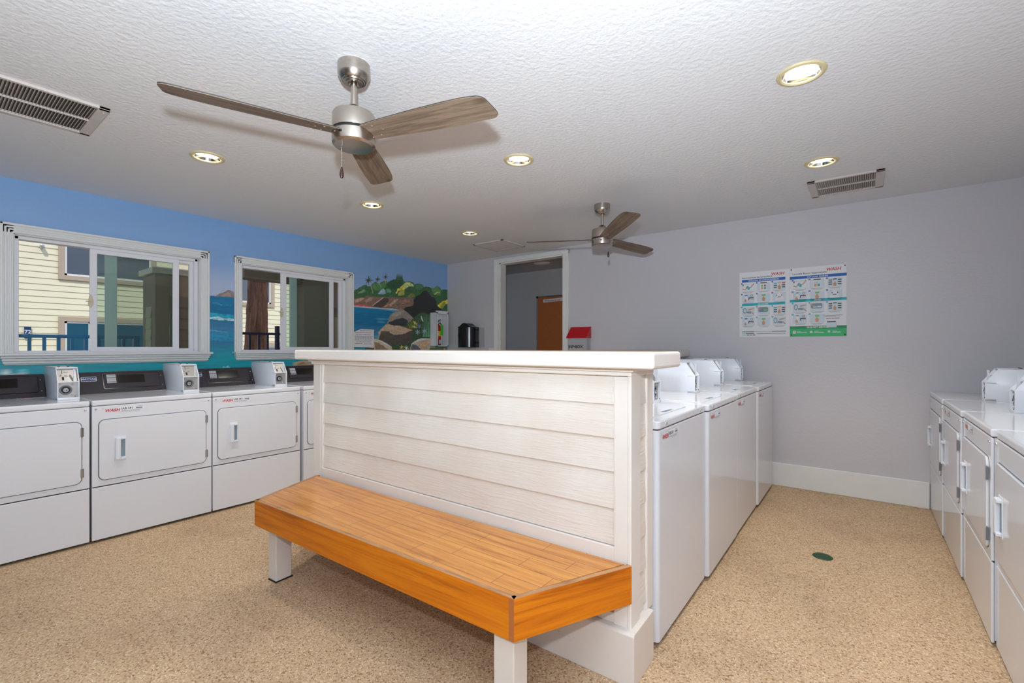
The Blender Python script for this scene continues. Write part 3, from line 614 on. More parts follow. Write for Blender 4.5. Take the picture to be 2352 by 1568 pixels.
# small hall beyond the doorway
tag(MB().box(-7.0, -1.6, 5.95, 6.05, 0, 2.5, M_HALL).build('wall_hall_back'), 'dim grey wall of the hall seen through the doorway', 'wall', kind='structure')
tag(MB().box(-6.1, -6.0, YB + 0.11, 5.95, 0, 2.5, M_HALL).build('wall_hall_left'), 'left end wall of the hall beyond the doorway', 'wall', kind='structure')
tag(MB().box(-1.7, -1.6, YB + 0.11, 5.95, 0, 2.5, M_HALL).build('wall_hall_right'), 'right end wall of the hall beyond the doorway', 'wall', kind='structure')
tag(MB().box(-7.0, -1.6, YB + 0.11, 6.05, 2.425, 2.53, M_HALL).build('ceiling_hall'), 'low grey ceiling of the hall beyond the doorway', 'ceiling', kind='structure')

def door_casing():
    t = thing('door_1', 'white cased open doorway in the grey back wall', 'doorway', (DX0, YB, 0), kind='structure')
    w = DX1 - DX0; cw = 0.078
    def leg(x0, x1, out):
        m = MB(); s = 1 if x1 > x0 else -1
        m.box(x0, x1, -0.016, 0.0, 0, DZ + cw - 0.03, M_TRIM, 0.002)
        m.box(x0, x0 + s * 0.020, -0.022, -0.014, 0, DZ, M_TRIM, 0.003).box(x0 + s * 0.034, x0 + s * 0.046, -0.021, -0.014, 0, DZ, M_TRIM, 0.003).box(x1 - s * 0.016, x1, -0.026, -0.014, 0, DZ + cw - 0.03, M_TRIM, 0.003)
        return m
    leg(0.0, -cw, 0).build('side_casing', t); leg(w, w + cw, 0).build('side_casing', t)
    MB().box(-cw, w + cw, -0.017, 0, DZ, DZ + 0.05, M_TRIM, 0.002).box(-cw, w + cw, -0.026, -0.014, DZ + 0.036, DZ + 0.05, M_TRIM, 0.003).box(0, w, -0.021, -0.015, DZ + 0.004, DZ + 0.018, M_TRIM, 0.002).build('head_casing', t)
    MB().box(0, 0.016, 0, 0.115, 0, DZ, M_TRIM).box(w - 0.016, w, 0, 0.115, 0, DZ, M_TRIM).box(0, w, 0, 0.115, DZ - 0.016, DZ, M_TRIM).build('jamb', t)
door_casing()

def window(n, hole, sash, fixed, label):
    y0, y1, z0, z1 = hole; w = y1 - y0; h = z1 - z0; cw = 0.068
    t = thing('window_%d' % n, label, 'window', (XL, y0, z0), kind='structure')     # local: x into the room, y along the wall, z up
    m = MB()
    for a, b in ((-cw, 0.0), (w, w + cw)):
        m.box(0, 0.014, a, b, 0, h + cw, M_TRIM, 0.002)
        s = 1 if a < 0 else -1; o = a if a < 0 else b
        for k, (p, q, d) in enumerate(((0, 0.016, 0.026), (0.021, 0.033, 0.020), (0.038, 0.049, 0.019), (0.056, 0.066, 0.018))):
            m.box(0.01, d, o + s * p, o + s * q, 0, h + cw - p, M_TRIM, 0.003)
    m.box(0, 0.014, -cw, w + cw, h, h + cw, M_TRIM, 0.002)
    for p, q, d in ((0, 0.016, 0.026), (0.021, 0.033, 0.020), (0.038, 0.049, 0.019), (0.056, 0.066, 0.018)):
        m.box(0.01, d, -cw + p, w + cw - p, h + cw - q, h + cw - p, M_TRIM, 0.003)
    m.build('casing', t)
    MB().box(-0.03, 0.075, -cw - 0.012, w + cw + 0.012, -0.016, 0.002, M_TRIM, 0.004).build('stool', t)
    a = MB()
    for k, (d, z) in enumerate(((0.052, -0.016), (0.042, -0.035), (0.032, -0.054), (0.020, -0.070))):
        a.box(0, d, -cw + 0.006 * k, w + cw - 0.006 * k, z - (0.019 if k < 3 else 0.012), z, M_TRIM, 0.005)
    a.build('apron', t)
    f = MB()
    f.box(-0.14, 0, 0, 0.006, 0, h, M_TRIM).box(-0.14, 0, w - 0.006, w, 0, h, M_TRIM).box(-0.14, 0, 0, w, h - 0.006, h, M_TRIM).box(-0.15, -0.03, 0, w, -0.02, 0.012, M_VINYL)
    f.box(-0.12, -0.045, 0.006, 0.030, 0.012, h, M_VINYL, 0.003).box(-0.12, -0.045, w - 0.030, w - 0.006, 0.012, h, M_VINYL, 0.003).box(-0.12, -0.045, 0.006, w - 0.006, h - 0.030, h - 0.006, M_VINYL, 0.003)
    f.box(-0.118, -0.085, w - 0.058, w - 0.028, 0.012, h - 0.028, M_VINYL, 0.003).box(-0.083, -0.078, 0.02, w - 0.02, 0.012, 0.02, M_VINYL).box(-0.046, -0.042, w - 0.036, w - 0.028, 0.012, h - 0.03, M_VINYL)
    f.build('frame', t)
    s0, s1, g0, g1 = [q - y0 for q in sash]
    s = MB()
    zt = h - 0.030; xb, xf_ = -0.074, -0.052
    s.box(xb, xf_, s0, g0, 0.012, zt, M_VINYL, 0.003).box(xb, xf_, g1, s1, 0.012, zt, M_VINYL, 0.003).box(xb, xf_, g0 - 0.004, g1 + 0.004, 0.012, 0.048, M_VINYL, 0.003).box(xb, xf_, g0 - 0.004, g1 + 0.004, zt - 0.036, zt, M_VINYL, 0.003)
    so = s.build('sash', t)
    MB().box(-0.065, -0.061, g0 - 0.004, g1 + 0.004, 0.04, zt - 0.03, M_GLASS).build('sash_pane', so)
    la = MB().prism([(s0 + 0.004 + 0.018 * c * (1 - 0.25 * (q > 0)), 0.41 + 0.052 * q) for c, q in [(math.cos(2 * PI * i / 16), math.sin(2 * PI * i / 16)) for i in range(16)]], 'x', -0.053, -0.044, M_LATCH, 0.002)
    la.box(-0.048, -0.036, s0 - 0.026, s0 + 0.004, 0.402, 0.410, M_LATCH, 0.002)
    la.build('latch', so)
    f0, f1 = [q - y0 for q in fixed]
    fx = MB().box(-0.112, -0.086, f0, f1, 0.012, zt, M_VINYL, 0.003).box(-0.112, -0.086, f1, w - 0.03, 0.012, 0.036, M_VINYL).box(-0.112, -0.086, f1, w - 0.03, zt - 0.024, zt, M_VINYL).build('fixed_light', t)
    MB().box(-0.101, -0.097, f1, w - 0.055, 0.03, zt - 0.02, M_GLASSC).build('fixed_pane', fx)
window(1, HOLES[0], (0.882, 1.478, 0.926, 1.432), (0.982, 1.056), 'left white sliding window, nearest the camera, with a blue railing outside')
window(2, HOLES[1], (2.384, 2.986, 2.439, 2.936), (2.500, 2.572), 'right white sliding window, with a tree trunk outside')

# ------------------------------------------------------------------ machines
def coin_meter(parent, x0, zt, w=0.105, ft=0.20):
    """box that takes the coins; local y goes back from the front of the machine"""
    b = zt; f = ft; x1 = x0 + w
    prof = [(f, b), (f, b + 0.117), (f + 0.060, b + 0.207), (0.655, b + 0.207), (0.655, b)]
    m = MB()
    for xa in (x0, x1 - 0.005): m.prism(prof, 'x', xa, xa + 0.005, M_ENAMEL2, 0.0012)
    m.box(x0, x1, f + 0.058, 0.655, b + 0.200, b + 0.207, M_ENAMEL2, 0.001)
    m.box(x0, x1, f + 0.002, f + 0.05, b + 0.111, b + 0.117, M_ENAMEL2, 0.001)
    m.box(x0, x1, f, f + 0.05, b, b + 0.014, M_ENAMEL2, 0.001)
    m.prism([(f + 0.016, b + 0.002), (f + 0.016, b + 0.112), (f + 0.022, b + 0.114), (f + 0.074, b + 0.2), (0.65, b + 0.2), (0.65, b + 0.002)], 'x', x0 + 0.004, x1 - 0.004, M_ENAMEL2)
    m.tube((x0 + 0.03, 0.36, b + 0.207), (x0 + 0.03, 0.36, b + 0.211), 0.006, M_BLACKM).tube((x0 + 0.075, 0.36, b + 0.207), (x0 + 0.075, 0.36, b + 0.211), 0.006, M_BLACKM)
    m.tube((x0 + w * 0.8, f - 0.001, b + 0.02), (x0 + w * 0.8, f + 0.002, b + 0.02), 0.004, M_GREY)
    o = m.build('coin_meter', parent)
    # sloped coin slide
    s = MB(); xf = plane_xf((x0 + 0.006, f + 0.0195, b + 0.117), (1, 0, 0), (0, 0.052, 0.082))
    s.rect(0.0, w - 0.012, 0.0, 0.092, M_STEEL, xf)
    xf2 = xf @ Matrix.Translation((0, 0, 0.0012))
    s.rect(0.021, 0.0235, 0.058, 0.084, M_BLACKM, xf2).rect(0.020, 0.030, 0.010, 0.034, M_BLACKM, xf2).rect(0.030, 0.052, 0.068, 0.0705, M_INKG, xf2).rect(0.032, 0.048, 0.042, 0.0445, M_INKG, xf2).rect(0.032, 0.048, 0.036, 0.0385, M_INKG, xf2)
    s.ball(xf @ Vector((0.015, 0.044, 0.003)), 0.005, M_CHROME).box(x0 + 0.077, x0 + 0.083, f + 0.012, f + 0.022, b + 0.118, b + 0.195, M_ENAMEL2)
    s.build('coin_slide', o)
    q = MB(); yk = f + 0.0155
    q.box(x0 + 0.006, x1 - 0.006, yk - 0.0005, yk + 0.0005, b + 0.014, b + 0.110, M_STEEL)
    lx, lz = x0 + 0.041, b + 0.063; rot = Matrix.Translation((lx, yk, lz)) @ Matrix.Rotation(R(90), 4, 'X')
    q.ring([(0.031, 0), (0.031, 0.004), (0.026, 0.007), (0.0215, 0.004), (0.0215, 0)], M_GREY, xf=rot).lathe([(0.0215, 0.0005), (0.0215, 0.001), (0.0, 0.001)], M_BLACKM, xf=rot)
    q.lathe([(0.0135, 0), (0.0135, 0.010), (0.011, 0.012), (0, 0.012)], M_CHROME, xf=rot).box(lx - 0.001, lx + 0.004, yk - 0.0135, yk - 0.011, lz - 0.003, lz + 0.001, M_BLACKM)
    q.build('lock', o)
    for bx, bz in ((0.013, 0.028), (0.072, 0.028), (0.013, 0.098), (0.072, 0.098)):
        MB().ball((x0 + bx, yk - 0.002, b + bz), 0.0055, M_CHROME, 10).build('bolt', o)
    return o

def console(parent, x0, x1, zt, badge=True):
    prof = [(0.570, zt), (0.652, zt + 0.152), (0.690, zt + 0.152), (0.700, zt)]
    o = MB().prism(prof, 'x', x0, x1, M_CONSOLE, 0.003).build('console', parent)
    xf = plane_xf((0, 0.570, zt), (1, 0, 0), (0, 0.082, 0.152)); up = lambda d: xf @ Matrix.Translation((0, 0, d))
    def slab(pts, d0, d1, m, mb, bev=0.0):
        mb.prism(pts, 'z', d0, d1, m, bev, xf=xf); return mb
    p = MB(); slab(rrect(0.176, 0.524, 0.033, 0.161, 0.012), 0, 0.0012, M_BLACK, p); slab(rrect(0.181, 0.519, 0.038, 0.156, 0.010), 0, 0.004, M_CONSOLE, p, 0.0015); p.build('control_panel', o)
    slab(rrect(0.261, 0.425, 0.076, 0.142, 0.004), 0.003, 0.0055, M_DISPLAY, MB()).build('display', o)
    st = MB().rect(0.199, 0.252, 0.078, 0.148, M_STICK, up(0.0048))
    for k in range(4): st.rect(0.201, 0.250, 0.083 + k * 0.017, 0.0905 + k * 0.017, M_INKG, up(0.0053)) if k % 2 == 0 else st.rect(0.203, 0.246, 0.085 + k * 0.017, 0.088 + k * 0.017, M_INKG, up(0.0053))
    st.build('rate_sticker', o)
    if badge:
        b = MB(); slab(rrect(0.056, 0.142, 0.100, 0.136, 0.004), 0, 0.002, M_WHITE, b); slab(rrect(0.0585, 0.1395, 0.1025, 0.1335, 0.003), 0.001, 0.0026, M_SIGNB, b)
        b.text('MAYTAG', 0.0205, M_WHITE, up(0.0032) @ Matrix.Translation((0.099, 0.111, 0)), align='CENTER', bold=0.012)
        b.build('badge', o)
    for sx, sz in ((x1 - 0.018, 0.045), (x1 - 0.020, 0.128)):
        MB().ball(xf @ Vector((sx, sz, 0.001)), 0.004, M_CHROME, 8).build('screw', o)
    return o

def brand_label(parent, x0, z0, number, y=-0.0012):
    xf = plane_xf((x0, y, z0), (1, 0, 0), (0, 0, 1)); e = xf @ Matrix.Translation((0, 0, 0.0005))
    m = MB(); m.text('WASH', 0.026, M_RED, xf, shear=0.28, bold=0.022).rect(-0.014, -0.001, 0.021, 0.0225, M_INKG, xf)
    m.rect(0.078, 0.205, -0.007, 0.028, M_WHITE, xf)
    if number: m.text(number, 0.019, M_INK, e @ Matrix.Translation((0.084, 0.008, 0)), bold=0.012)
    m.rect(0.160, 0.195, 0.009, 0.016, M_INKG, e).rect(0.160, 0.197, 0.022, 0.0232, M_INKG, e).rect(0.084, 0.197, 0.0005, 0.002, M_INKG, e).rect(0.084, 0.18, -0.004, -0.0025, M_INKG, e)
    return m.build('brand_label', parent)

def red_notice(parent, x0, x1, y0, y1, z):
    m = MB().box(x0, x1, y0, y1, z, z + 0.0006, M_WHITE); xf = Matrix.Translation((0, 0, z + 0.001))
    for k in range(3): m.rect(x0 + 0.008, x1 - 0.008 - 0.02 * (k % 2), y0 + 0.008 + k * (y1 - y0 - 0.012) / 3, y0 + 0.014 + k * (y1 - y0 - 0.012) / 3, M_RED, xf)
    return m.build('warning_label', parent)

def build_dryer(name, label, group):
    t = thing(name, label, 'dryer', group=group); W = 0.674
    MB().box(0.003, W - 0.003, 0.011, 0.705, 0.028, 0.866, M_ENAMEL).box(0.006, W - 0.006, 0.009, 0.0115, 0.03, 0.865, M_GAPSHADE).box(0.02, W - 0.02, 0.03, 0.69, 0.010, 0.028, M_GAPSHADE).build('cabinet', t)  # dark sheet and toe block stand in for shade in the seams and underneath
    for fx, fy in ((0.06, 0.06), (W - 0.06, 0.06), (0.06, 0.64), (W - 0.06, 0.64)): MB().tube((fx, fy, 0), (fx, fy, 0.012), 0.02, M_BLACKM).build('foot', t)
    MB().box(0, W, -0.001, 0.712, 0.868, 0.903, M_ENAMEL, 0.009, 3).build('top', t)
    MB().box(0.001, W - 0.001, 0, 0.011, 0.355, 0.865, M_ENAMEL, 0.0045).build('front_panel', t)
    MB().box(0.001, W - 0.001, 0, 0.011, 0.016, 0.3495, M_ENAMEL, 0.0045).build('kick_panel', t)
    MB().prism(rrect(0.0305, 0.6385, 0.3895, 0.7805, 0.036), 'y', -0.0008, 0.003, M_GREY).build('door_gap_shade', t)  # grey outline painting the shade in the gap around the door
    d = MB().prism(rrect(0.035, 0.634, 0.394, 0.776, 0.032), 'y', -0.009, 0.002, M_ENAMEL, 0.003).build('door', t)
    h = MB().prism(rrect(0.108, 0.169, 0.502, 0.664, 0.004), 'y', -0.0115, -0.008, M_ENAMEL2, 0.001).box(0.113, 0.140, -0.027, -0.010, 0.512, 0.654, M_ENAMEL2, 0.005)
    h.box(0.140, 0.166, -0.027, -0.010, 0.640, 0.654, M_ENAMEL2, 0.003).box(0.140, 0.166, -0.027, -0.010, 0.512, 0.526, M_ENAMEL2, 0.003).box(0.142, 0.164, -0.0122, -0.0110, 0.527, 0.639, M_STEELP)
    h.build('handle', d)
    for z in (0.427, 0.681): MB().tube((0.6345, -0.009, z), (0.6345, -0.009, z + 0.061), 0.0042, M_CHROME, 10).box(0.629, 0.644, -0.0105, -0.003, z + 0.004, z + 0.057, M_GREY).build('hinge', t)
    for x in (0.020, 0.652): MB().ball((x, -0.001, 0.847), 0.0062, M_CHROME, 10).build('screw', t)
    console(t, 0.0, 0.553, 0.903); coin_meter(t, 0.555, 0.903)
    red_notice(t, 0.41, 0.54, 0.52, 0.56, 0.903)
    return t
def build_washer(name, label, group):
    t = thing(name, label, 'washing machine', group=group); W = 0.698
    MB().prism(rrect(0.001, W - 0.001, 0.0, 0.680, 0.016), 'z', 0.024, 0.897, M_ENAMEL, 0.004).build('cabinet', t)
    MB().box(0.02, W - 0.02, 0.03, 0.66, 0.008, 0.03, M_GAPSHADE).build('base', t)  # dark block stands in for the shade under the cabinet
    for fx, fy in ((0.06, 0.06), (W - 0.06, 0.06), (0.06, 0.62), (W - 0.06, 0.62)): MB().tube((fx, fy, 0), (fx, fy, 0.012), 0.02, M_BLACKM).build('foot', t)
    MB().box(0.012, W - 0.012, 0.008, 0.67, 0.895, 0.903, M_GAPSHADE).build('top_seam', t)  # dark layer painting the shade in the seam under the top
    MB().prism(rrect(0, W, -0.002, 0.682, 0.018), 'z', 0.901, 0.935, M_ENAMEL, 0.006).build('top', t)
    l = MB().prism(rrect(0.075, 0.565, 0.055, 0.485, 0.02), 'z', 0.934, 0.9395, M_ENAMEL, 0.002).build('lid', t)
    MB().box(0.27, 0.37, 0.065, 0.085, 0.939, 0.9405, M_STEELP, 0.0004).build('finger_pull', l)
    for x in (0.088, 0.60): MB().tube((x, -0.0045, 0.918), (x, 0.0, 0.918), 0.007, M_CHROME, 12).build('screw', t)
    console(t, 0.0, 0.588, 0.935, badge=False); coin_meter(t, 0.59, 0.935, w=0.105, ft=0.235)
    red_notice(t, 0.30, 0.57, 0.49, 0.555, 0.935)
    return t

# left row, under the windows, facing into the room
GL = 'front loading dryers under the windows'
d1 = build_dryer('dryer', 'white dryer nearest the camera, cut by the left edge of the photo', GL); d1.location = (-3.868, 0.029, 0); d1.rotation_euler = (0, 0, R(90))
d2 = dup(d1, 'white dryer with sticker IAB 341 under the left window', (-3.868, 0.711, 0)); brand_label(d2, 0.062, 0.825, 'IAB 341')
d3 = dup(d1, 'white dryer with sticker IAB 343 between the two windows', (-3.868, 1.391, 0)); brand_label(d3, 0.062, 0.825, 'IAB 343')
d4 = dup(d1, 'white dryer mostly hidden behind the left end of the half wall', (-3.855, 2.088, 0)); brand_label(d4, 0.062, 0.825, '')
# right row, backs to the right wall
GR = 'front loading dryers along the right wall'
r4 = dup(d1, 'white dryer in the far corner against the back wall, farthest of the right row', (0.405, 4.758, 0), R(-90)); r4['group'] = GR
r3 = dup(d1, 'second white dryer from the back wall in the right row', (0.411, 4.080, 0), R(-90)); r3['group'] = GR; brand_label(r3, 0.062, 0.825, '')
r2 = dup(d1, 'third white dryer from the back wall in the right row', (0.420, 3.398, 0), R(-90)); r2['group'] = GR; brand_label(r2, 0.062, 0.825, '')
r1 = dup(d1, 'white dryer nearest the camera in the right row, cut by the photo edge', (0.432, 2.712, 0), R(-90)); r1['group'] = GR
# washers behind the half wall, facing the aisle
GW = 'top loading washers behind the half wall'
w1 = build_washer('washing_machine', 'white top loading washer right behind the siding half wall', GW); w1.location = (-0.668, 1.868, 0); w1.rotation_euler = (0, 0, R(90))
w2 = dup(w1, 'second white top loading washer from the half wall', (-0.652, 2.570, 0))
w3 = dup(w1, 'third white top loading washer from the half wall', (-0.656, 3.272, 0))
w4 = dup(w1, 'white top loading washer beside the back wall baseboard', (-0.646, 3.975, 0))
for w, n in ((w1, 'IIB 250'), (w2, ''), (w3, ''), (w4, '')): brand_label(w, 0.042, 0.855, n, -0.0012)
# ------------------------------------------------------------------ half wall, slab, divider, bench
def build_half_wall():
    t = thing('half_wall', 'white half wall clad in lap siding behind the wooden bench', 'half wall', (-0.685, 1.630, 0), R(1.05))
    x0 = -2.125
    MB().box(x0 + 0.01, -0.012, 0.016, 0.222, 0, 1.150, M_POST).build('core', t)
    # front lap boards, one mesh each
    def lap_front(za, zb): MB().prism([(0.004, za), (0.014, zb + 0.01), (0.03, zb + 0.01), (0.03, za)], 'x', x0 + 0.096, -0.066, M_SIDE, 0.0015).build('lap_board', t)
    cuts = [1.150, 1.022, 0.894, 0.765, 0.625, 0.487]
    for a, b in zip(cuts[1:], cuts[:-1]): lap_front(a, b)
    lap_front(0.235, 0.36)
    MB().box(x0 + 0.088, -0.066, -0.004, 0.02, 0.352, 0.484, M_POST, 0.003).build('middle_rail', t)
    MB().box(x0 + 0.088, -0.066, -0.003, 0.02, 0.196, 0.236, M_PLINTH, 0.003).build('bottom_rail', t)
    MB().box(x0, x0 + 0.082, -0.004, 0.03, 0.19, 1.135, M_POST, 0.003).box(x0 + 0.081, x0 + 0.097, -0.001, 0.02, 0.47, 1.135, M_POST, 0.003).build('corner_board', t)
    MB().box(-0.068, -0.002, -0.004, 0.02, 0.19, 1.130, M_POST, 0.003).build('corner_board', t)
    MB().box(-0.014, 0.002, -0.006, 0.088, 0.19, 1.150, M_POST, 0.004).build('corner_board', t)
    MB().box(-0.014, 0.003, 0.158, 0.224, 0.19, 1.150, M_POST, 0.003).build('corner_board', t)
    for a, b in zip([1.019, 0.888, 0.757, 0.628, 0.497, 0.366, 0.232], [1.150, 1.019, 0.888, 0.757, 0.628, 0.497, 0.366]):
        MB().prism([(-0.002, a), (-0.009, b + 0.008), (-0.03, b + 0.008), (-0.03, a)], 'y', 0.086, 0.159, M_SIDE, 0.001).build('side_lap_board', t)
    MB().box(x0 - 0.008, 0.006, -0.016, 0.226, 1.133, 1.150, M_POST, 0.004).box(x0 - 0.02, 0.018, -0.030, 0.228, 1.149, 1.163, M_POST, 0.004).build('moulding', t)
    MB().prism([(-0.034, 0), (-0.034, 0.188), (-0.026, 0.196), (0.176, 0.196), (0.176, 0)], 'x', x0 - 0.03, 0.023, M_PLINTH, 0.003).build('plinth', t)
    s = thing('counter_slab', 'thick white countertop slab capping the siding half wall', 'countertop', (-0.685, 1.630, 1.163), R(1.05))
    MB().box(-2.212, 0.113, -0.085, 0.232, 0, 0.061, M_POST, 0.011, 3).build('slab', s)
    MB().box(-2.200, 0.101, -0.073, 0.222, 0.0605, 0.0625, M_TAN).build('laminate_top', s)
build_half_wall()
dv = thing('divider_wall', 'low divider wall behind the washers, capped in white', 'half wall', (-1.65, 3.29, 0))
MB().box(-0.22, 0.22, -1.42, 1.45, 0, 1.146, M_POST).build('wall_panel', dv)
MB().box(-0.33, 0.265, -1.42, 1.45, 1.146, 1.212, M_POST, 0.008).build('cap', dv)
MB().box(-0.32, 0.255, -1.41, 1.44, 1.2115, 1.2135, M_TAN).build('laminate_top', dv)

def build_bench():
    FL, FR, BR, BL = (-2.556, 1.116), (-0.889, 1.178), (-0.679, 1.618), (-2.746, 1.566)
    zt, zb = 0.435, 0.298
    t = thing('bench', 'long orange wood bench with white legs before the half wall', 'bench', (-1.7, 1.37, 0)); T = Vector((-1.7, 1.37, 0))
    def inset(d):
        P = [Vector((*p, 0)) for p in (FL, FR, BR, BL)]; c = sum(P, Vector()) / 4; out = []
        for i in range(4):
            a, b, e = P[i - 1], P[i], P[(i + 1) % 4]
            n1 = (b - a).normalized(); n2 = (e - b).normalized(); s = d / abs(n1.cross(n2).z); out.append(b + (n2 - n1) * s)
        return out
    I = inset(0.021); I[2] = Vector((BR[0] - 0.030, BR[1], 0)); I[3] = Vector((BL[0] + 0.026, BL[1], 0))
    m = MB(); P = [(p.x - T.x, p.y - T.y) for p in I]
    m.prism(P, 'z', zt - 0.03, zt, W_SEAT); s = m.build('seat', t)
    # aprons, each modelled along its own length
    def apron(A, B, ca, cb, z0a, z0b, name, label=None):
        A = Vector((*A, 0)); B = Vector((*B, 0)); d = (B - A); L = d.length; ang = math.atan2(d.y, d.x); n = Vector((-math.sin(ang), math.cos(ang), 0))
        a = MB(); V = [(0, 0, z0a), (L, 0, z0b), (L, 0, zt), (0, 0, zt), (ca, 0.021, z0a), (L - cb, 0.021, z0b), (L - cb, 0.021, zt), (ca, 0.021, zt)]
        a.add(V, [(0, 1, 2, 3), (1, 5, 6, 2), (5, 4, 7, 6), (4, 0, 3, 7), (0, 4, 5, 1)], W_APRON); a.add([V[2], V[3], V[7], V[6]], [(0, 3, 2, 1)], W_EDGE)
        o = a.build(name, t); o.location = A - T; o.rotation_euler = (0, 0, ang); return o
    apron(FL, FR, 0.004, 0.004, 0.303, 0.2965, 'front_apron')
    apron(FR, BR, 0.001, -0.012, 0.2965, 0.2965, 'end_apron'); apron(BL, FL, -0.012, 0.001, 0.303, 0.303, 'end_apron')
    # veneer strip on the near corner
    d = (Vector(FL) - Vector(FR)).normalized(); o = Vector(FR) - T.xy
    n = Vector((d.y, -d.x)) * -1
    if n.y > 0: n = -n
    q = [o + n * 0.0008, o + d * 0.020 + n * 0.0008, o + d * 0.020 - n * 0.001, o - n * 0.001]
    MB().prism([(p.x, p.y) for p in q], 'z', 0.2975, zt - 0.001, W_CORNER).build('corner_strip', t)
    def leg(pts):
        MB().prism([(x - T.x, y - T.y) for x, y in pts], 'z', 0.004, 0.330, M_LEG, 0.004).build('leg', t)
    leg([(-2.536, 1.178), (-2.462, 1.183), (-2.468, 1.270), (-2.542, 1.265)])
    leg([(-0.990, 1.198), (-0.907, 1.201), (-0.908, 1.280), (-0.991, 1.277)])
    for pts in ([(-2.53, 1.174), (-2.458, 1.180), (-2.464, 1.274), (-2.546, 1.269)], [(-0.994, 1.194), (-0.903, 1.197), (-0.904, 1.284), (-0.995, 1.281)]):
        MB().prism([(x - T.x, y - T.y) for x, y in pts], 'z', 0.0, 0.006, M_BLACKM).build('leg_foot', t)
build_bench()

# ------------------------------------------------------------------ ceiling fans
def build_fan(label, loc, angles, droops, chain, pitch=11):
    t = thing('ceiling_fan', label, 'ceiling fan', loc, group='three blade ceiling fans')
    c = MB().lathe([(0.0, 0), (0.066, 0), (0.066, -0.040), (0.0655, -0.046), (0.054, -0.066), (0.050, -0.070), (0.046, -0.070), (0.043, -0.075), (0.036, -0.075), (0.033, -0.079), (0.024, -0.079), (0.020, -0.070), (0, -0.070)][::-1], M_NICKEL, n=48)
    c.build('canopy', t)
    MB().lathe([(0, -0.215), (0.0125, -0.215), (0.0125, -0.065), (0, -0.065)], M_NICKEL, n=24).build('downrod', t)
    MB().lathe([(0, -0.282), (0.088, -0.282), (0.0885, -0.276), (0.0865, -0.217), (0.083, -0.210), (0.045, -0.208), (0.038, -0.198), (0.026, -0.178), (0.020, -0.173), (0, -0.173)], M_NICKEL, n=48).build('motor_housing', t)
    MB().lathe([(0, -0.293), (0.0855, -0.293), (0.0855, -0.280), (0, -0.280)], M_BLACK, n=48).build('band', t)
    h = MB().lathe([(0, -0.350), (0.030, -0.350), (0.078, -0.347), (0.0875, -0.339), (0.0885, -0.332), (0.0885, -0.294), (0.086, -0.291), (0, -0.291)], M_NICKEL, n=48)
    lower = h.build('switch_housing', t)
    w = Vector((0.03, -0.083, -0.314)); MB().box(w.x - 0.006, w.x + 0.006, w.y - 0.004, w.y + 0.004, w.z - 0.004, w.z + 0.004, M_BLACK, 0.001).build('slide_switch', lower)
    for a in (30, 150, 270): MB().ball((0.0885 * math.cos(R(a)), 0.0885 * math.sin(R(a)), -0.310), 0.004, M_CHROME, 8).build('screw', lower)
    out = [(0.060, -0.046), (0.16, -0.054), (0.32, -0.063), (0.48, -0.068), (0.575, -0.067), (0.625, -0.060), (0.642, -0.050), (0.650, -0.036), (0.662, 0.030), (0.661, 0.048), (0.650, 0.060), (0.634, 0.064), (0.50, 0.067), (0.36, 0.063), (0.20, 0.056), (0.060, 0.049)]
    for ang, dr in zip(angles, droops):
        b = MB().prism(out, 'z', -0.0032, -0.0012, W_BLADE).prism(out, 'z', -0.0012, 0.0034, M_BEDGE, 0.001).build('blade', t)
        b.rotation_mode = 'QUATERNION'
        q = Matrix.Rotation(R(ang), 3, 'Z') @ Matrix.Rotation(R(-dr), 3, 'Y') @ Matrix.Rotation(R(-pitch), 3, 'X')
        b.rotation_quaternion = q.to_quaternion(); b.location = (0, 0, -0.294)
        for sx, sy in ((0.125, 0.030), (0.155, 0.0), (0.125, -0.030)): MB().ball((sx, sy, -0.0035), 0.0052, M_CHROME, 8, 0.5).build('screw', b)
        k = MB().box(0.05, 0.135, -0.036, 0.036, 0.003, 0.006, M_NICKEL, 0.001).build('blade_arm', b)
    cx, cy, l = chain
    ch = MB()
    n = int(l / 0.006)
    for i in range(n): ch.ball((cx, cy, -0.350 - 0.003 - i * 0.006), 0.0019, M_CHROME, 6)
    co = ch.build('pull_chain', t)
    MB().lathe([(0, -0.047), (0.0055, -0.045), (0.0088, -0.034), (0.0085, -0.026), (0.0045, -0.008), (0.0035, 0.0), (0, 0.001)], M_WALNUT, (cx, cy, -0.350 - l), 16).build('pull_knob', co)
    return t
build_fan('nearer of the two nickel ceiling fans, with weathered wood blades', (-1.721, 1.153, HC), (-107.5, 12.5, 132.5), (-0.9, -1.8, 2.6), (-0.035, -0.035, 0.085), 11)
build_fan('farther small looking nickel ceiling fan, before the doorway wall', (-1.746, 3.542, HC), (-165, -45, 75), (3.0, 3.2, -1.6), (0.066, -0.02, 0.055), 11)

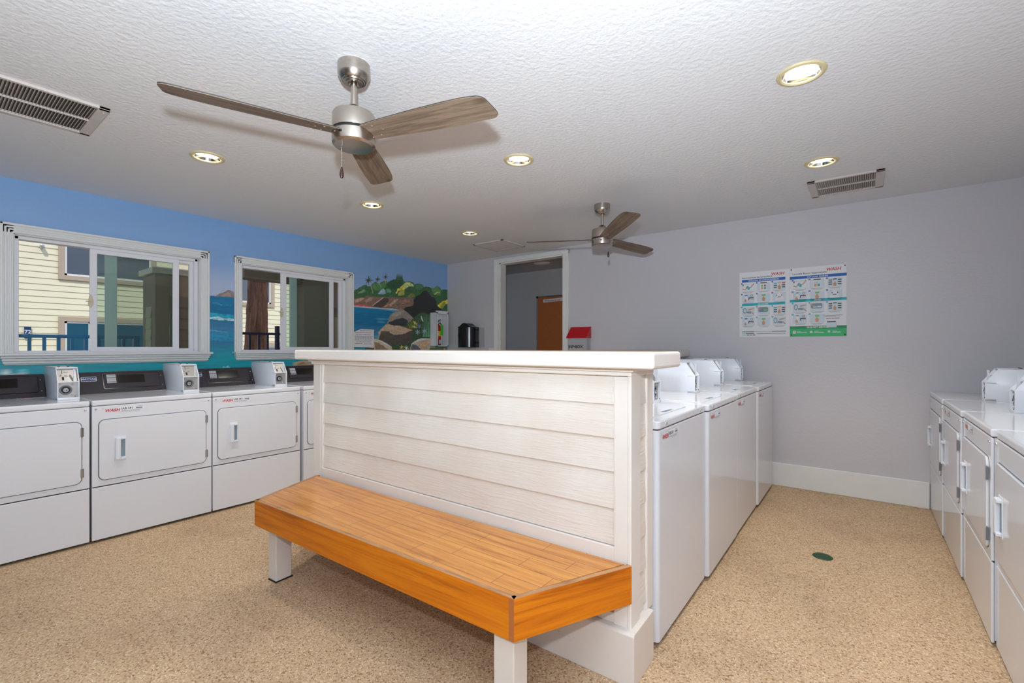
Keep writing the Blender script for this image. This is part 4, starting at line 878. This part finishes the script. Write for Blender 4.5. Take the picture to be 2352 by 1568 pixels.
# ------------------------------------------------------------------ recessed lights
DL = [(-3.28, 1.15, 'recessed ceiling light left of the nearer fan'), (-3.28, 2.37, 'recessed ceiling light just beyond the tip of the nearer fan'), (-3.28, 3.58, 'recessed ceiling light beside the square vent near the doorway'),
      (-1.75, 2.37, 'recessed ceiling light between the two ceiling fans'), (-0.217, 2.37, 'largest looking recessed ceiling light, at the upper right'), (-0.217, 3.58, 'recessed ceiling light just above the right ceiling vent')]
for x, y, lab in DL:
    t = thing('downlight', lab, 'ceiling light', (x, y, HC), group='recessed ceiling lights')
    MB().ring([(0.078, 0.004), (0.074, -0.006), (0.080, -0.010), (0.092, -0.007), (0.096, -0.001), (0.094, 0.002)], M_BRASS, n=48).build('trim_ring', t)
    MB().lathe([(0.0785, -0.004), (0.072, 0.02), (0.062, 0.055), (0.060, 0.075), (0.0, 0.076)], M_CHROME, n=40, caps=False).build('reflector', t)
    b = MB().lathe([(0.0, 0.010), (0.030, 0.011), (0.050, 0.015), (0.0575, 0.022), (0.057, 0.03), (0.05, 0.06)], M_LAMPGLASS, n=32, caps=False).build('lamp', t)
    lamp('downlight_beam', 'SPOT', (0, 0, -0.012), 42, (1.0, 0.95, 0.87), parent=t, spot_size=R(95), spot_blend=0.6, shadow_soft_size=0.05)

# ------------------------------------------------------------------ ceiling vents
def build_vent(label, x0, x1, y0, y1, along, nsl, flange):
    """along: direction in which the louvres are lined up"""
    cx, cy = (x0 + x1) / 2, (y0 + y1) / 2
    t = thing('ceiling_vent', label, 'ceiling vent', (cx, cy, HC), group='ceiling vents')
    if along == 'x': L, W, rot = x1 - x0, y1 - y0, 0
    else: L, W, rot = y1 - y0, x1 - x0, R(90)
    t.rotation_euler = (0, 0, rot)
    fe, fs = flange, 0.022
    m = MB()
    for a, b, c, d in ((-L / 2, -L / 2 + fe, -W / 2, W / 2), (L / 2 - fe, L / 2, -W / 2, W / 2), (-L / 2, L / 2, -W / 2, -W / 2 + fs), (-L / 2, L / 2, W / 2 - fs, W / 2)):
        m.box(a, b, c, d, -0.014, 0, M_VENT, 0.003)
    m.build('frame', t)
    MB().box(-L / 2 + 0.01, L / 2 - 0.01, -W / 2 + 0.01, W / 2 - 0.01, -0.002, -0.0005, M_VENTIN).build('shade_backing', t)  # flat dark sheet painting the shade behind the louvres
    g = MB(); a0, a1 = -L / 2 + fe, L / 2 - fe
    for i in range(nsl):
        x = a0 + (i + 0.5) * (a1 - a0) / nsl; p = (a1 - a0) / nsl
        g.prism([(x - 0.34 * p, -0.0125), (x - 0.24 * p, -0.0125), (x + 0.34 * p, -0.0035), (x + 0.24 * p, -0.0035)], 'y', -W / 2 + fs, W / 2 - fs, M_VENT)
    g.box(a0, a1, -0.003, 0.003, -0.0135, -0.003, M_VENT)
    g.build('louvres', t)
    for sx in (-1, 1):
        for sy in (-1, 1): MB().ball((sx * (L / 2 - fe * 0.4), sy * (W / 2 - 0.05), -0.0145), 0.005, M_VENT, 8, 0.5).build('screw', t)
    return t
build_vent('large ceiling vent at the left edge, before the nearer fan', -3.455, -3.005, 0.19, 0.625, 'y', 28, 0.045)
build_vent('ceiling vent at the right, next to the far recessed light', -0.328, 0.115, 3.955, 4.365, 'x', 28, 0.050)
build_vent('darker square ceiling vent in front of the doorway', -3.610, -3.172, 3.992, 4.420, 'x', 30, 0.030)

# ------------------------------------------------------------------ instruction posters
def icon_hands(m, xf, x, y, s):
    m.poly([(x - .18 * s, y), (x + .18 * s, y), (x + .30 * s, y + .45 * s), (x + .12 * s, y + .72 * s), (x, y + 1.05 * s), (x - .12 * s, y + .72 * s), (x - .30 * s, y + .5 * s)], M_SKINP, xf)
def poster(name, label, x0, title, head1, head2, dry, colour, right):
    w, h = 0.409, 0.604
    t = thing(name, label, 'poster', (x0, YB, 1.335), group='laundry instruction posters')
    MB().box(0, w, -0.006 if right else -0.004, 0, 0, h, M_WHITE, 0.001).build('panel', t)
    y = -0.0068 if right else -0.0048
    xf = plane_xf((0, y, 0), (1, 0, 0), (0, 0, 1)); lift = lambda k: xf @ Matrix.Translation((0, 0, 0.0004 * k)); tr = lambda k, a, b: lift(k) @ Matrix.Translation((a, b, 0))
    m = MB(); e = 0.0 if right else 0.022; w1 = w - (0.0 if right else 0.034)
    m.text('WASH', 0.036, M_RED, tr(0, w - 0.036 if right else w - 0.040, h - 0.047), shear=0.28, bold=0.02, align='RIGHT')
    m.text(title, 0.0225, M_INK, tr(0, 0.020, h - 0.062 if right else h - 0.060), bold=0.006)
    zb = h - 0.100 if right else h - 0.094
    m.rect(e, w1, zb, zb + 0.024, M_BLUEP, xf); m.text(head1, 0.0165, M_WHITE, tr(1, (e + w1) / 2, zb + 0.006), align='CENTER', bold=0.02)
    zd = 0.302 if right else 0.290
    m.rect(e, w1, zd, zd + 0.022, M_TEALP, xf); m.text(head2, 0.0165, M_WHITE, tr(1, (e + w1) / 2, zd + 0.0055), align='CENTER', bold=0.02)
    cw, chh = 0.104, 0.072
    rows = [(zb - 0.012 - chh, 'w', 0), (zb - 0.020 - 2 * chh - 0.020, 'w', 1), (zd - 0.012 - chh, 'd', 0), (zd - 0.018 - 2 * chh - 0.020, 'd', 1)]
    for z, kind, row in rows:
        for c in range(3):
            x = 0.024 + c * 0.126
            if right and kind == 'd' and row == 1 and c == 2: continue
            D = M_BLUEP if kind == 'w' else M_TEALP
            n = row * 3 + c + 1
            m.rect(x, x + cw, z, z + chh, M_PALE, xf); m.disc(x - 0.003, z + chh + 0.001, 0.0075, D, lift(2)); m.text(str(n), 0.009, M_WHITE, tr(3, x - 0.003, z + chh - 0.002), align='CENTER', bold=0.02)
            for k in range(2): m.rect(x + 0.006 + 0.012 * k, x + cw - 0.006 - 0.012 * k, z - 0.0085 - 0.0075 * k, z - 0.006 - 0.0075 * k, M_INKG, xf)
            L1, L2 = lift(1), lift(2)
            if row == 0 and c == 0 and kind == 'w':
                m.rect(x + 0.002, x + cw - 0.002, z + 0.004, z + chh - 0.01, M_WHITE, L1); m.poly([(x + 0.028, z + 0.030), (x + 0.042, z + 0.05), (x + 0.055, z + 0.048), (x + 0.045, z + 0.022)], M_STEELP, L2)
                m.poly([(x + 0.046, z + 0.016), (x + 0.062, z + 0.012), (x + 0.068, z + 0.036), (x + 0.054, z + 0.042)], M_TEALP, L2); m.poly([(x + 0.066, z + 0.034), (x + 0.074, z + 0.030), (x + 0.102, z + 0.066), (x + 0.094, z + 0.07)], M_SKINP, L2); m.poly([(x, z + 0.020), (x + 0.034, z + 0.012), (x + 0.034, z + 0.020), (x + 0.006, z + 0.028)], M_SKINP, L2); m.rect(x + 0.004, x + 0.012, z + 0.050, z + 0.066, M_INK, L2)
            elif row == 0 and c == 1 and kind == 'w':
                m.rect(x + 0.022, x + 0.080, z + 0.002, z + chh - 0.012, M_WHITE, L1); m.rect(x + 0.026, x + 0.078, z + chh - 0.006, z + chh + 0.001, M_INK, L1)
                if right: m.rect(x + 0.028, x + 0.076, z + 0.008, z + 0.052, M_STICK, L2); cs = (M_PALE, M_PALE, M_ORANGEP, M_TEALP)
                else: cs = (M_LIME, M_PINK, M_ORANGEP, M_TEALP)
                L3 = lift(3)
                for q, (a, b) in enumerate(((0.032, 0.034), (0.056, 0.034), (0.032, 0.012), (0.056, 0.012))): m.rect(x + a, x + a + 0.017, z + b, z + b + 0.017, cs[q], L3)
            elif c == 2 and row == 0:
                for q in range(3):
                    for r_ in range(3):
                        if q == 1 and r_ < 2: continue
                        mm = M_INK if (right or r_ < 2) else (M_TEALP, M_ORANGEP, M_RED)[q]
                        zz = z + 0.016 + r_ * 0.018 + (0.006 if q == 1 else 0)
                        m.rect(x + 0.008 + q * 0.032, x + 0.033 + q * 0.032, zz, zz + 0.008, mm, L1)
                icon_hands(m, L2, x + 0.052, z + 0.003, 0.042)
            elif row == 1 and c == 0:
                m.rect(x + 0.022, x + 0.046, z + 0.014, z + 0.066, M_WHITE, L1); m.rect(x + 0.022, x + 0.046, z + 0.058, z + 0.067, M_STEELP if right else M_BLUEP, L2); icon_hands(m, L2, x + 0.028, z + 0.0, 0.034)
                m.rect(x + 0.054, x + 0.096, z + 0.034, z + 0.042, M_INK, L2); m.rect(x + 0.054, x + 0.060, z + 0.018, z + 0.036, M_INK, L2); m.rect(x + 0.070, x + 0.098, z + 0.024, z + 0.027, M_RED, L2); m.disc(x + 0.080, z + 0.058, 0.011, M_STEELP, L1); m.disc(x + 0.080, z + 0.058, 0.007, M_PALE, L2)
            elif row == 1 and c == 1:
                m.rect(x + 0.038, x + 0.068, z + 0.050, z + 0.064, M_LIME, L1); icon_hands(m, L2, x + 0.052, z + 0.003, 0.048)
            elif row == 1 and c == 2 and kind == 'w':
                m.poly([(x + 0.016, z + 0.003), (x + 0.088, z + 0.003), (x + 0.080, z + 0.034), (x + 0.066, z + 0.044), (x + 0.038, z + 0.044), (x + 0.022, z + 0.034)], M_WHITE, L1); m.rect(x + 0.036, x + 0.068, z + 0.038, z + 0.068, M_WHITE, L2); m.rect(x + 0.030, x + 0.036, z + 0.042, z + 0.052, M_INK, L2); m.rect(x + 0.068, x + 0.074, z + 0.042, z + 0.052, M_INK, L2); m.rect(x + 0.038, x + 0.064, z + 0.030, z + 0.035, M_INK, lift(3))
            elif c == 1 and kind == 'd':
                m.poly(rrect(x + 0.008, x + 0.090, z + 0.022, z + 0.066, 0.014), M_STEELP, L1); m.rect(x + 0.022, x + 0.052, z + 0.028, z + 0.042, M_VIOLP if not right else M_STICK, L2); m.rect(x + 0.054, x + 0.082, z + 0.030, z + 0.044, M_LIME if not right else M_PALE, L2); m.poly([(x, z + 0.056), (x + 0.028, z + 0.042), (x + 0.034, z + 0.048), (x + 0.004, z + 0.064)], M_SKINP, L2)
            else:
                m.poly([(x + 0.022 + 0.022 * math.cos(q * PI / 8) * 0.7, z + 0.040 + 0.026 * math.sin(q * PI / 8)) for q in range(16)], M_STEELP, L1); m.poly([(x + 0.022 + 0.014 * math.cos(q * PI / 8) * 0.7, z + 0.040 + 0.017 * math.sin(q * PI / 8)) for q in range(16)], M_PALE, L2)
                m.poly([(x + 0.036, z + 0.018), (x + 0.076, z + 0.012), (x + 0.074, z + 0.032), (x + 0.040, z + 0.034)], M_STEELP, L1); m.poly([(x + 0.050, z + 0.052), (x + 0.100, z + 0.062), (x + 0.102, z + 0.056), (x + 0.056, z + 0.040)], M_SKINP, L2); m.poly([(x + 0.072, z + 0.030), (x + 0.080, z + 0.032), (x + 0.102, z + 0.006), (x + 0.094, z + 0.002)], M_SKINP, L2)
    if right:
        m.rect(0, w, 0, 0.066, M_GREENP, xf); m.rect(0, w, 0.066, 0.090, M_GREEND, xf); m.text('REQUEST SERVICE', 0.0195, M_WHITE, tr(1, 0.205, 0.072), align='CENTER', bold=0.03)
        m.rect(0.022, 0.046, 0.026, 0.050, M_WHITE, lift(1)); m.rect(0.027, 0.041, 0.038, 0.043, M_PINK, lift(2))
        for k, x in enumerate((0.055, 0.182, 0.310)): m.rect(x, x + 0.03, 0.042, 0.0455, M_PALE, lift(1)); m.rect(x, x + 0.075 - 0.008 * k, 0.031, 0.037, M_PALE, lift(1))
        m.poly(rrect(0.150, 0.170, 0.030, 0.048, 0.004), M_PALE, lift(1)); m.poly(rrect(0.278, 0.296, 0.030, 0.050, 0.008), M_PALE, lift(1))
        m.rect(0.270, 0.340, 0.074, 0.122, M_PALE, lift(3)); m.rect(0.274, 0.334, 0.118, 0.127, M_INK, lift(4))
        for k in range(2): m.rect(0.245 + 0.012 * k, 0.380 - 0.012 * k, 0.176 - 0.009 * k, 0.179 - 0.009 * k, M_INKG, lift(1))
        m.rect(0.266, 0.300, 0.148, 0.153, M_PINK, lift(1)); m.rect(0.304, 0.360, 0.148, 0.153, M_INKG, lift(1))
    else:
        m.rect(0.024, 0.380, 0.046, 0.054, M_STICK, xf); m.rect(0.024, 0.125, 0.046, 0.053, M_INKG, lift(1)); m.rect(0.27, 0.380, 0.046, 0.053, M_INKG, lift(1))
        m.rect(0.024, 0.050, 0.031, 0.035, M_TEALP, xf); m.rect(0.054, 0.125, 0.030, 0.036, M_INK, xf); m.rect(0.145, 0.376, 0.030, 0.034, M_INK, xf); m.rect(0.024, 0.060, 0.017, 0.021, M_TEALP, xf)
        for k, (a, b) in enumerate(((0.064, 0.085), (0.090, 0.107), (0.112, 0.136))): m.rect(a, b, 0.016, 0.022, M_INK, xf)
        m.rect(0.150, 0.376, 0.019, 0.0205, M_STICK, xf)
    m.build('printed_sheet', t)
    if right:
        for sx in (0.012, w - 0.012):
            for sz in (0.014, h - 0.014): MB().lathe([(0.0055, 0), (0.005, 0.003), (0, 0.004)], M_BLACKM, n=12, xf=plane_xf((sx, y, sz), (1, 0, 0), (0, 0, 1))).build('screw', t)
    return t
poster('instruction_poster', 'left instruction poster, in Spanish, with white border and no screws', -0.931, 'Instrucciones de Lavandería', 'LAVADORA DE CARGA SUPERIOR', 'SECADORA', None, None, False)
poster('instruction_poster', 'right instruction poster, in English, with green band at the bottom', -0.5215, 'Laundry Room Instructions', 'TOP LOAD WASHER', 'DRYER', None, None, True)

# ------------------------------------------------------------------ small things on the walls
# paper notice beside the right window
nt_ = thing('paper_notice', 'white paper notice with a folded corner beside the right window', 'notice', (XL, 3.212, 1.243))
xfN = plane_xf((0.002, 0, 0), (0, 1, 0), (0, 0, 1))
MB().prism([(0, 0), (0.281, -0.002), (0.284, 0.214), (0.100, 0.216), (0.0, 0.178)], 'x', 0.0005, 0.002, M_WHITE).build('sheet', nt_)
tl = MB()
for k, (z, a, b, mm) in enumerate([(0.196, 0.085, 0.262, M_PINK), (0.172, 0.02, 0.26, M_PINK), (0.150, 0.03, 0.235, M_PINK), (0.128, 0.016, 0.26, M_INKG), (0.113, 0.016, 0.25, M_INKG), (0.098, 0.016, 0.262, M_INKG), (0.083, 0.016, 0.255, M_INKG), (0.060, 0.03, 0.245, M_PINK), (0.040, 0.016, 0.12, M_PINK), (0.036, 0.14, 0.26, M_INKG)]):
    x = a; rr = random.Random(k)
    while x < b:
        l = rr.uniform(0.012, 0.034); tl.rect(x, min(x + l, b), z, z + 0.006, mm, xfN @ Matrix.Translation((0, 0, 0.0005))); x += l + 0.005
tl.build('printed_lines', nt_)

# fire extinguisher and its cabinet
cb = thing('extinguisher_cabinet', 'white open fronted cabinet holding the fire extinguisher in the corner', 'cabinet', (XL, 4.425, 1.252))
m = MB(); cw, chh, cd = 0.222, 0.475, 0.130
m.box(0, 0.004, 0, cw, 0, chh, M_ENAMEL2).box(0, cd, 0, 0.006, 0, chh, M_ENAMEL2, 0.001).box(0, cd, cw - 0.006, cw, 0, chh, M_ENAMEL2, 0.001).box(0, cd, 0, cw, 0, 0.008, M_ENAMEL2, 0.001).box(0, cd, 0, cw, chh - 0.008, chh, M_ENAMEL2, 0.001)
m.build('shell', cb)
m = MB(); m.box(cd - 0.006, cd + 0.004, 0, 0.018, 0, chh, M_ENAMEL2, 0.001).box(cd - 0.006, cd + 0.004, cw - 0.018, cw, 0, chh, M_ENAMEL2, 0.001).box(cd - 0.006, cd + 0.004, 0, cw, 0, 0.016, M_ENAMEL2, 0.001).box(cd - 0.006, cd + 0.004, 0, cw, chh - 0.022, chh, M_ENAMEL2, 0.001)
m.box(cd - 0.02, cd + 0.004, 0.0, 0.10, chh, chh + 0.018, M_ENAMEL2).box(cd - 0.02, cd + 0.004, 0.115, cw - 0.005, chh, chh + 0.018, M_ENAMEL2); m.build('front_frame', cb)
ex = thing('fire_extinguisher', 'red fire extinguisher with green tag inside the corner cabinet', 'fire extinguisher', (XL + 0.066, 4.425 + 0.083, 1.2605))
MB().lathe([(0, 0), (0.042, 0), (0.044, 0.006), (0.044, 0.255), (0.036, 0.282), (0.018, 0.298), (0.014, 0.305), (0, 0.305)], M_EXT, n=28).build('cylinder', ex)
MB().lathe([(0.0446, 0.135), (0.0446, 0.205)], M_TAGY, n=28, caps=False).build('yellow_band', ex)
MB().lathe([(0, 0.30), (0.014, 0.30), (0.014, 0.330), (0, 0.332)], M_ALU, n=16).build('valve', ex)
MB().box(-0.010, 0.062, -0.008, 0.008, 0.330, 0.338, M_ALU, 0.002).prism([(-0.012, 0.345), (0.055, 0.372), (0.060, 0.364), (-0.008, 0.335)], 'y', -0.007, 0.007, M_ALU, 0.001).build('handle', ex)
MB().ball((0.014, -0.014, 0.318), 0.012, M_WHITE, 12).build('gauge', ex)
hz = MB(); P0 = [(-0.012, 0.016, 0.318), (0.01, 0.045, 0.315), (0.028, 0.052, 0.25), (0.028, 0.052, 0.16)]
for a, b in zip(P0[:-1], P0[1:]): hz.tube(a, b, 0.007, M_BLACK, 10)
hz.build('hose', ex)
MB().box(0.050, 0.052, 0.004, 0.052, 0.15, 0.29, M_TAGG, 0.0008).build('inspection_tag', ex, label='bright green tag')
MB().box(0.044, 0.0465, -0.02, 0.026, 0.03, 0.085, M_STICK).build('sticker', ex)

# paper towel dispenser
dp = thing('towel_dispenser', 'glossy black paper towel dispenser left of the doorway', 'dispenser', (-4.330, YB, 1.24))
arc = [(0.148 * math.sin(R(a)), -0.06 - 0.14 * math.cos(R(a))) for a in range(-90, 91, 10)]
MB().prism([(-0.148, 0.0)] + arc + [(0.148, 0.0)], 'z', 0.0, 0.275, M_BLACK, 0.004).build('cover', dp)
MB().prism([(-0.14, 0.273), (0.14, 0.273), (0.075, 0.295), (0.035, 0.325), (-0.01, 0.333), (-0.04, 0.325), (-0.085, 0.292)], 'y', -0.15, -0.01, M_BLACK, 0.004).build('top_hood', dp)
for z in (0.05, 0.225): MB().box(0.140, 0.164, -0.09, -0.03, z, z + 0.026, M_BLACKM, 0.003).build('hinge', dp)
MB().box(0.02, 0.24, -0.006, 0.0, 0.0, 0.27, M_CLEAR, 0.002).build('wall_shadow', dp)  # grey sheet stands in for the dispenser's shadow on the wall
st = plane_xf((-0.092, -0.176, 0.135), (0.80, -0.60, 0), (0, 0, 1))
MB().poly([(-0.030, 0), (0.030, 0), (0.030, 0.048), (0.0, 0.080), (-0.030, 0.048)], M_WHITE, st).rect(-0.014, 0.014, 0.012, 0.040, M_INKG, st @ Matrix.Translation((0, 0, 0.0006))).build('sticker', dp)
# switch plate beside the door
op = thing('switch_plate', 'small white switch plate low beside the left door casing', 'switch plate', (-3.962, YB, 1.115))
MB().box(-0.05, 0.05, -0.006, 0, 0, 0.118, M_VINYL, 0.003).build('plate', op)
for x in (-0.023, 0.023): MB().box(x - 0.006, x + 0.006, -0.013, -0.005, 0.048, 0.070, M_VINYL, 0.001).build('toggle', op)
# info box
ib = thing('info_box', 'grey leaflet box with a red lid right of the doorway', 'leaflet box', (-2.745, YB, 0.98))
MB().box(0.008, 0.252, -0.098, 0, 0, 0.372, M_CLEAR, 0.003).build('body', ib)
MB().prism([(-0.118, 0.366), (-0.118, 0.380), (-0.012, 0.497), (0.0, 0.497), (0.0, 0.366)], 'x', 0.0, 0.262, M_REDLID, 0.003).build('lid', ib)
MB().text('INF•BOX', 0.047, M_BLACKM, plane_xf((0.020, -0.0992, 0.252), (1, 0, 0), (0, 0, 1)), bold=0.028).build('lettering', ib)
# cork board in the hall
ck = thing('cork_board', 'cork board with silver frame on the hall wall beyond the doorway', 'notice board', (-4.015, 5.95, 0.80))
MB().box(0, 1.5, -0.012, 0, 0, 1.205, M_CORK).build('cork', ck)
MB().box(-0.020, 0.0, -0.022, 0, 0, 1.205, M_ALU, 0.002).box(1.5, 1.52, -0.022, 0, 0, 1.205, M_ALU, 0.002).box(0, 1.5, -0.022, 0, 1.205, 1.225, M_ALU, 0.002).box(0, 1.5, -0.022, 0, -0.02, 0, M_ALU, 0.002).build('frame', ck)
for x in (-0.024, 1.492):
    for z in (-0.024, 1.197): MB().box(x, x + 0.032, -0.026, 0, z, z + 0.032, M_BLACK, 0.003).build('corner_cap', ck)
bn = thing('paper_banner', 'long white paper strip pinned along the top of the cork board', 'banner', (-3.915, 5.9355, 1.925))
MB().prism([(0, 0), (0.5, 0.012), (0.95, 0.0), (0.95, 0.048), (0.5, 0.062), (0, 0.048)], 'y', -0.003, 0.0, M_WHITE).build('strip', bn)
MB().text('Welcome to our', 0.040, M_RED, plane_xf((0.03, -0.0036, 0.012), (1, 0, 0), (0, 0, 1)), bold=0.01).build('lettering', bn)
hl = thing('hall_light', 'unlit round ceiling light in the hall beyond the doorway', 'ceiling light', (-3.60, 5.42, 2.425))
MB().lathe([(0, -0.022), (0.10, -0.018), (0.118, -0.006), (0.122, 0), (0, 0)], M_TRIM, n=32).build('cover', hl)
tag(MB().lathe([(0, 0.005), (0.046, 0.005), (0.051, 0.002), (0.052, 0), (0, 0)], M_GREENC, n=28).build('floor_cap', loc=(-0.194, 3.293, 0)), 'small round dark green cap in the floor of the right aisle', 'floor cap')

# ------------------------------------------------------------------ outside the windows
tag(MB().box(-26, XL - 0.15, -14, 20, -0.2, -0.06, M_GROUND).build('ground'), 'concrete ground outside the windows', 'ground', kind='structure')
bl = thing('neighbour_house', 'cream lap sided house across the yard, seen through the windows', 'house', (-16, 0, -0.06))
s = MB()
for k in range(44): s.prism([(0.018, k * 0.15), (0.0, k * 0.15 + 0.16), (-0.03, k * 0.15 + 0.16), (-0.03, k * 0.15)], 'y', -6, 12, M_LAP)
s.box(-0.3, -0.02, -6, 12, 0, 6.6, M_LAP); s.build('siding', bl)
def house_window(y0, y1, z0, z1, label, tint, mull):
    f = MB().box(0, 0.06, y0 - 0.11, y0, z0 - 0.11, z1 + 0.11, M_SUB).box(0, 0.06, y1, y1 + 0.11, z0 - 0.11, z1 + 0.11, M_SUB).box(0, 0.06, y0, y1, z1, z1 + 0.11, M_SUB).box(0, 0.06, y0, y1, z0 - 0.11, z0, M_SUB)
    f.box(0.0, 0.03, y0, y0 + 0.05, z0, z1, M_TRIM).box(0.0, 0.03, y1 - 0.05, y1, z0, z1, M_TRIM).box(0.0, 0.03, y0, y1, z0, z0 + 0.05, M_TRIM).box(0.0, 0.03, y0, y1, z1 - 0.05, z1, M_TRIM)
    for q in mull: f.box(0.0, 0.03, q - 0.025, q + 0.025, z0, z1, M_TRIM)
    o = f.build('window', bl, label=label); MB().box(0.018, 0.022, y0, y1, z0, z1, tint).build('pane', o)
house_window(2.42, 4.2, 3.11, 4.5, 'upper floor window', M_WINDARK, (2.93,))
house_window(2.42, 4.3, 0.3, 1.96, 'dark ground floor window', M_WINTEAL, (2.9,))
house_window(6.55, 7.50, 2.76, 4.2, 'window behind the tree trunk', M_WINDARK, ())
house_window(6.9, 7.9, 0.3, 1.35, 'window behind the dark railing', M_WINDARK, ())
MB().box(0.02, 0.16, 1.98, 2.06, 3.72, 3.80, M_ALU, 0.02).build('wall_lamp', bl)
sg = thing('number_sign', 'small blue house number sign on the cream siding', 'sign', (-15.96, 1.720, 1.46))
MB().box(0, 0.02, 0, 0.118, 0, 0.275, M_SIGNB, 0.004).build('plate', sg)
xs = plane_xf((0.0215, 0.059, 0), (0, 1, 0), (0, 0, 1))
MB().text('72', 0.115, M_WHITE, xs @ Matrix.Translation((0, 0.115, 0)), align='CENTER', bold=0.02).text('74', 0.115, M_WHITE, xs @ Matrix.Translation((0, 0.018, 0)), align='CENTER', bold=0.02).build('numbers', sg)
def railing(name, label, x, y0, y1, zt, step, mtl, off, post=None):
    t = thing(name, label, 'railing', (x, y0, -0.06)); L = y1 - y0; h = zt + 0.06
    MB().box(-0.02, 0.02, 0, L, h - 0.036, h, mtl, 0.004).build('top_rail', t); MB().box(-0.015, 0.015, 0, L, 0.1, 0.13, mtl, 0.003).build('bottom_rail', t)
    y = off - y0
    while y < L:
        if y > 0: MB().box(-0.014, 0.014, y - 0.014, y + 0.014, 0.12, h - 0.03, mtl).build('baluster', t)
        y += step
    for py in ([0.03, L - 0.03] if post is None else post): MB().box(-0.028, 0.028, py - 0.028, py + 0.028, 0, h + (0.11 if post else 0.0), mtl, 0.004).build('post', t)
railing('yard_railing', 'blue metal railing outside the left window', -7.0, 0.127, 1.72, 1.378, 0.111, M_RAILB, 0.571)
railing('yard_railing', 'dark navy metal railing before the tree outside the right window', -7.5, 2.95, 3.72, 1.470, 0.135, M_RAILN, 3.20, (0.672,))
tr_ = thing('tree', 'rough barked tree trunk outside the right window', 'tree', (-8.0, 3.53, -0.06))
V = []; F = []; ns, nz_ = 40, 70; rg = random.Random(5)
ph = [rg.uniform(0, 6.28) for _ in range(8)]
for k in range(nz_ + 1):
    z = 5.0 * k / nz_; r0 = 0.185 - 0.018 * z + 0.10 * math.exp(-z * 2.2)
    cx = 0.02 * math.sin(z * 1.3); cy = -0.02 + 0.055 * (z - 1.4) / 1.0 * 0.6
    for i in range(ns):
        a = 2 * PI * i / ns
        r = r0 * (1 + 0.035 * math.sin(9 * a + ph[0] + 1.5 * math.sin(z * 2)) + 0.03 * math.sin(17 * a + ph[1] + z * 3) + rg.uniform(-0.035, 0.035))
        V.append((cx + r * math.cos(a), cy + r * math.sin(a), z))
for k in range(nz_):
    for i in range(ns): F.append((k * ns + i, k * ns + (i + 1) % ns, (k + 1) * ns + (i + 1) % ns, (k + 1) * ns + i))
MB().add(V, F, W_BARK, True).build('trunk', tr_)
po = thing('porch', 'taupe sided porch pillar and entry outside the windows', 'porch', (-7.5, 2.013, -0.06))
pl = MB().box(-0.52, 0, 0, 0.85, 0, 2.285, M_TAUPE, 0.01); pl.build('pillar', po)
MB().box(-0.56, 0.04, -0.04, 0.89, 2.285, 2.365, M_TRIM, 0.008).build('pillar_cap', po, label='white cap')
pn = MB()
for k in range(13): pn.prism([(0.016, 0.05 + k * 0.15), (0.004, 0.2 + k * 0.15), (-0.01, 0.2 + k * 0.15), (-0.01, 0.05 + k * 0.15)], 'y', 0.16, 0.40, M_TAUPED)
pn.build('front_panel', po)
pn = MB()
for k in range(12): pn.prism([(-0.016, 0.05 + k * 0.15), (-0.004, 0.2 + k * 0.15), (0.01, 0.2 + k * 0.15), (0.01, 0.05 + k * 0.15)], 'x', -0.36, -0.14, M_OLIVE)
pn.build('side_panel', po)
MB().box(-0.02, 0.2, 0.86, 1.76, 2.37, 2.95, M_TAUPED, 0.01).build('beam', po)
pw = thing('entry_wing', 'dim taupe panelled entry wall right of the tree outside', 'wall', (-7.0, 3.80, -0.06))
MB().box(-0.3, 0, 0, 4.5, 0, 3.0, M_TAUPE).build('wall_panel', pw)
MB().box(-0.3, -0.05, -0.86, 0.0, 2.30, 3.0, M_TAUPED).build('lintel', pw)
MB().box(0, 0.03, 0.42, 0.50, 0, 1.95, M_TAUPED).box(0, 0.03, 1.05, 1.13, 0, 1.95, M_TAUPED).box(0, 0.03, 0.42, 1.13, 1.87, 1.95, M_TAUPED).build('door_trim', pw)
dd = MB()
for k in range(12): dd.prism([(0.014, k * 0.15), (0.004, 0.15 + k * 0.15), (-0.005, 0.15 + k * 0.15), (-0.005, k * 0.15)], 'y', 0.50, 1.05, M_OLIVE)
dd.build('side_lap', pw)
# unseen block added above the room to keep the sun off the porch
tag(MB().box(XL - 1.0, XR + 0.15, -6, 9, 2.70, 5.6, M_LAP).build('sun_block'), 'unseen block above the ceiling, added to shade the porch', 'wall', kind='structure')
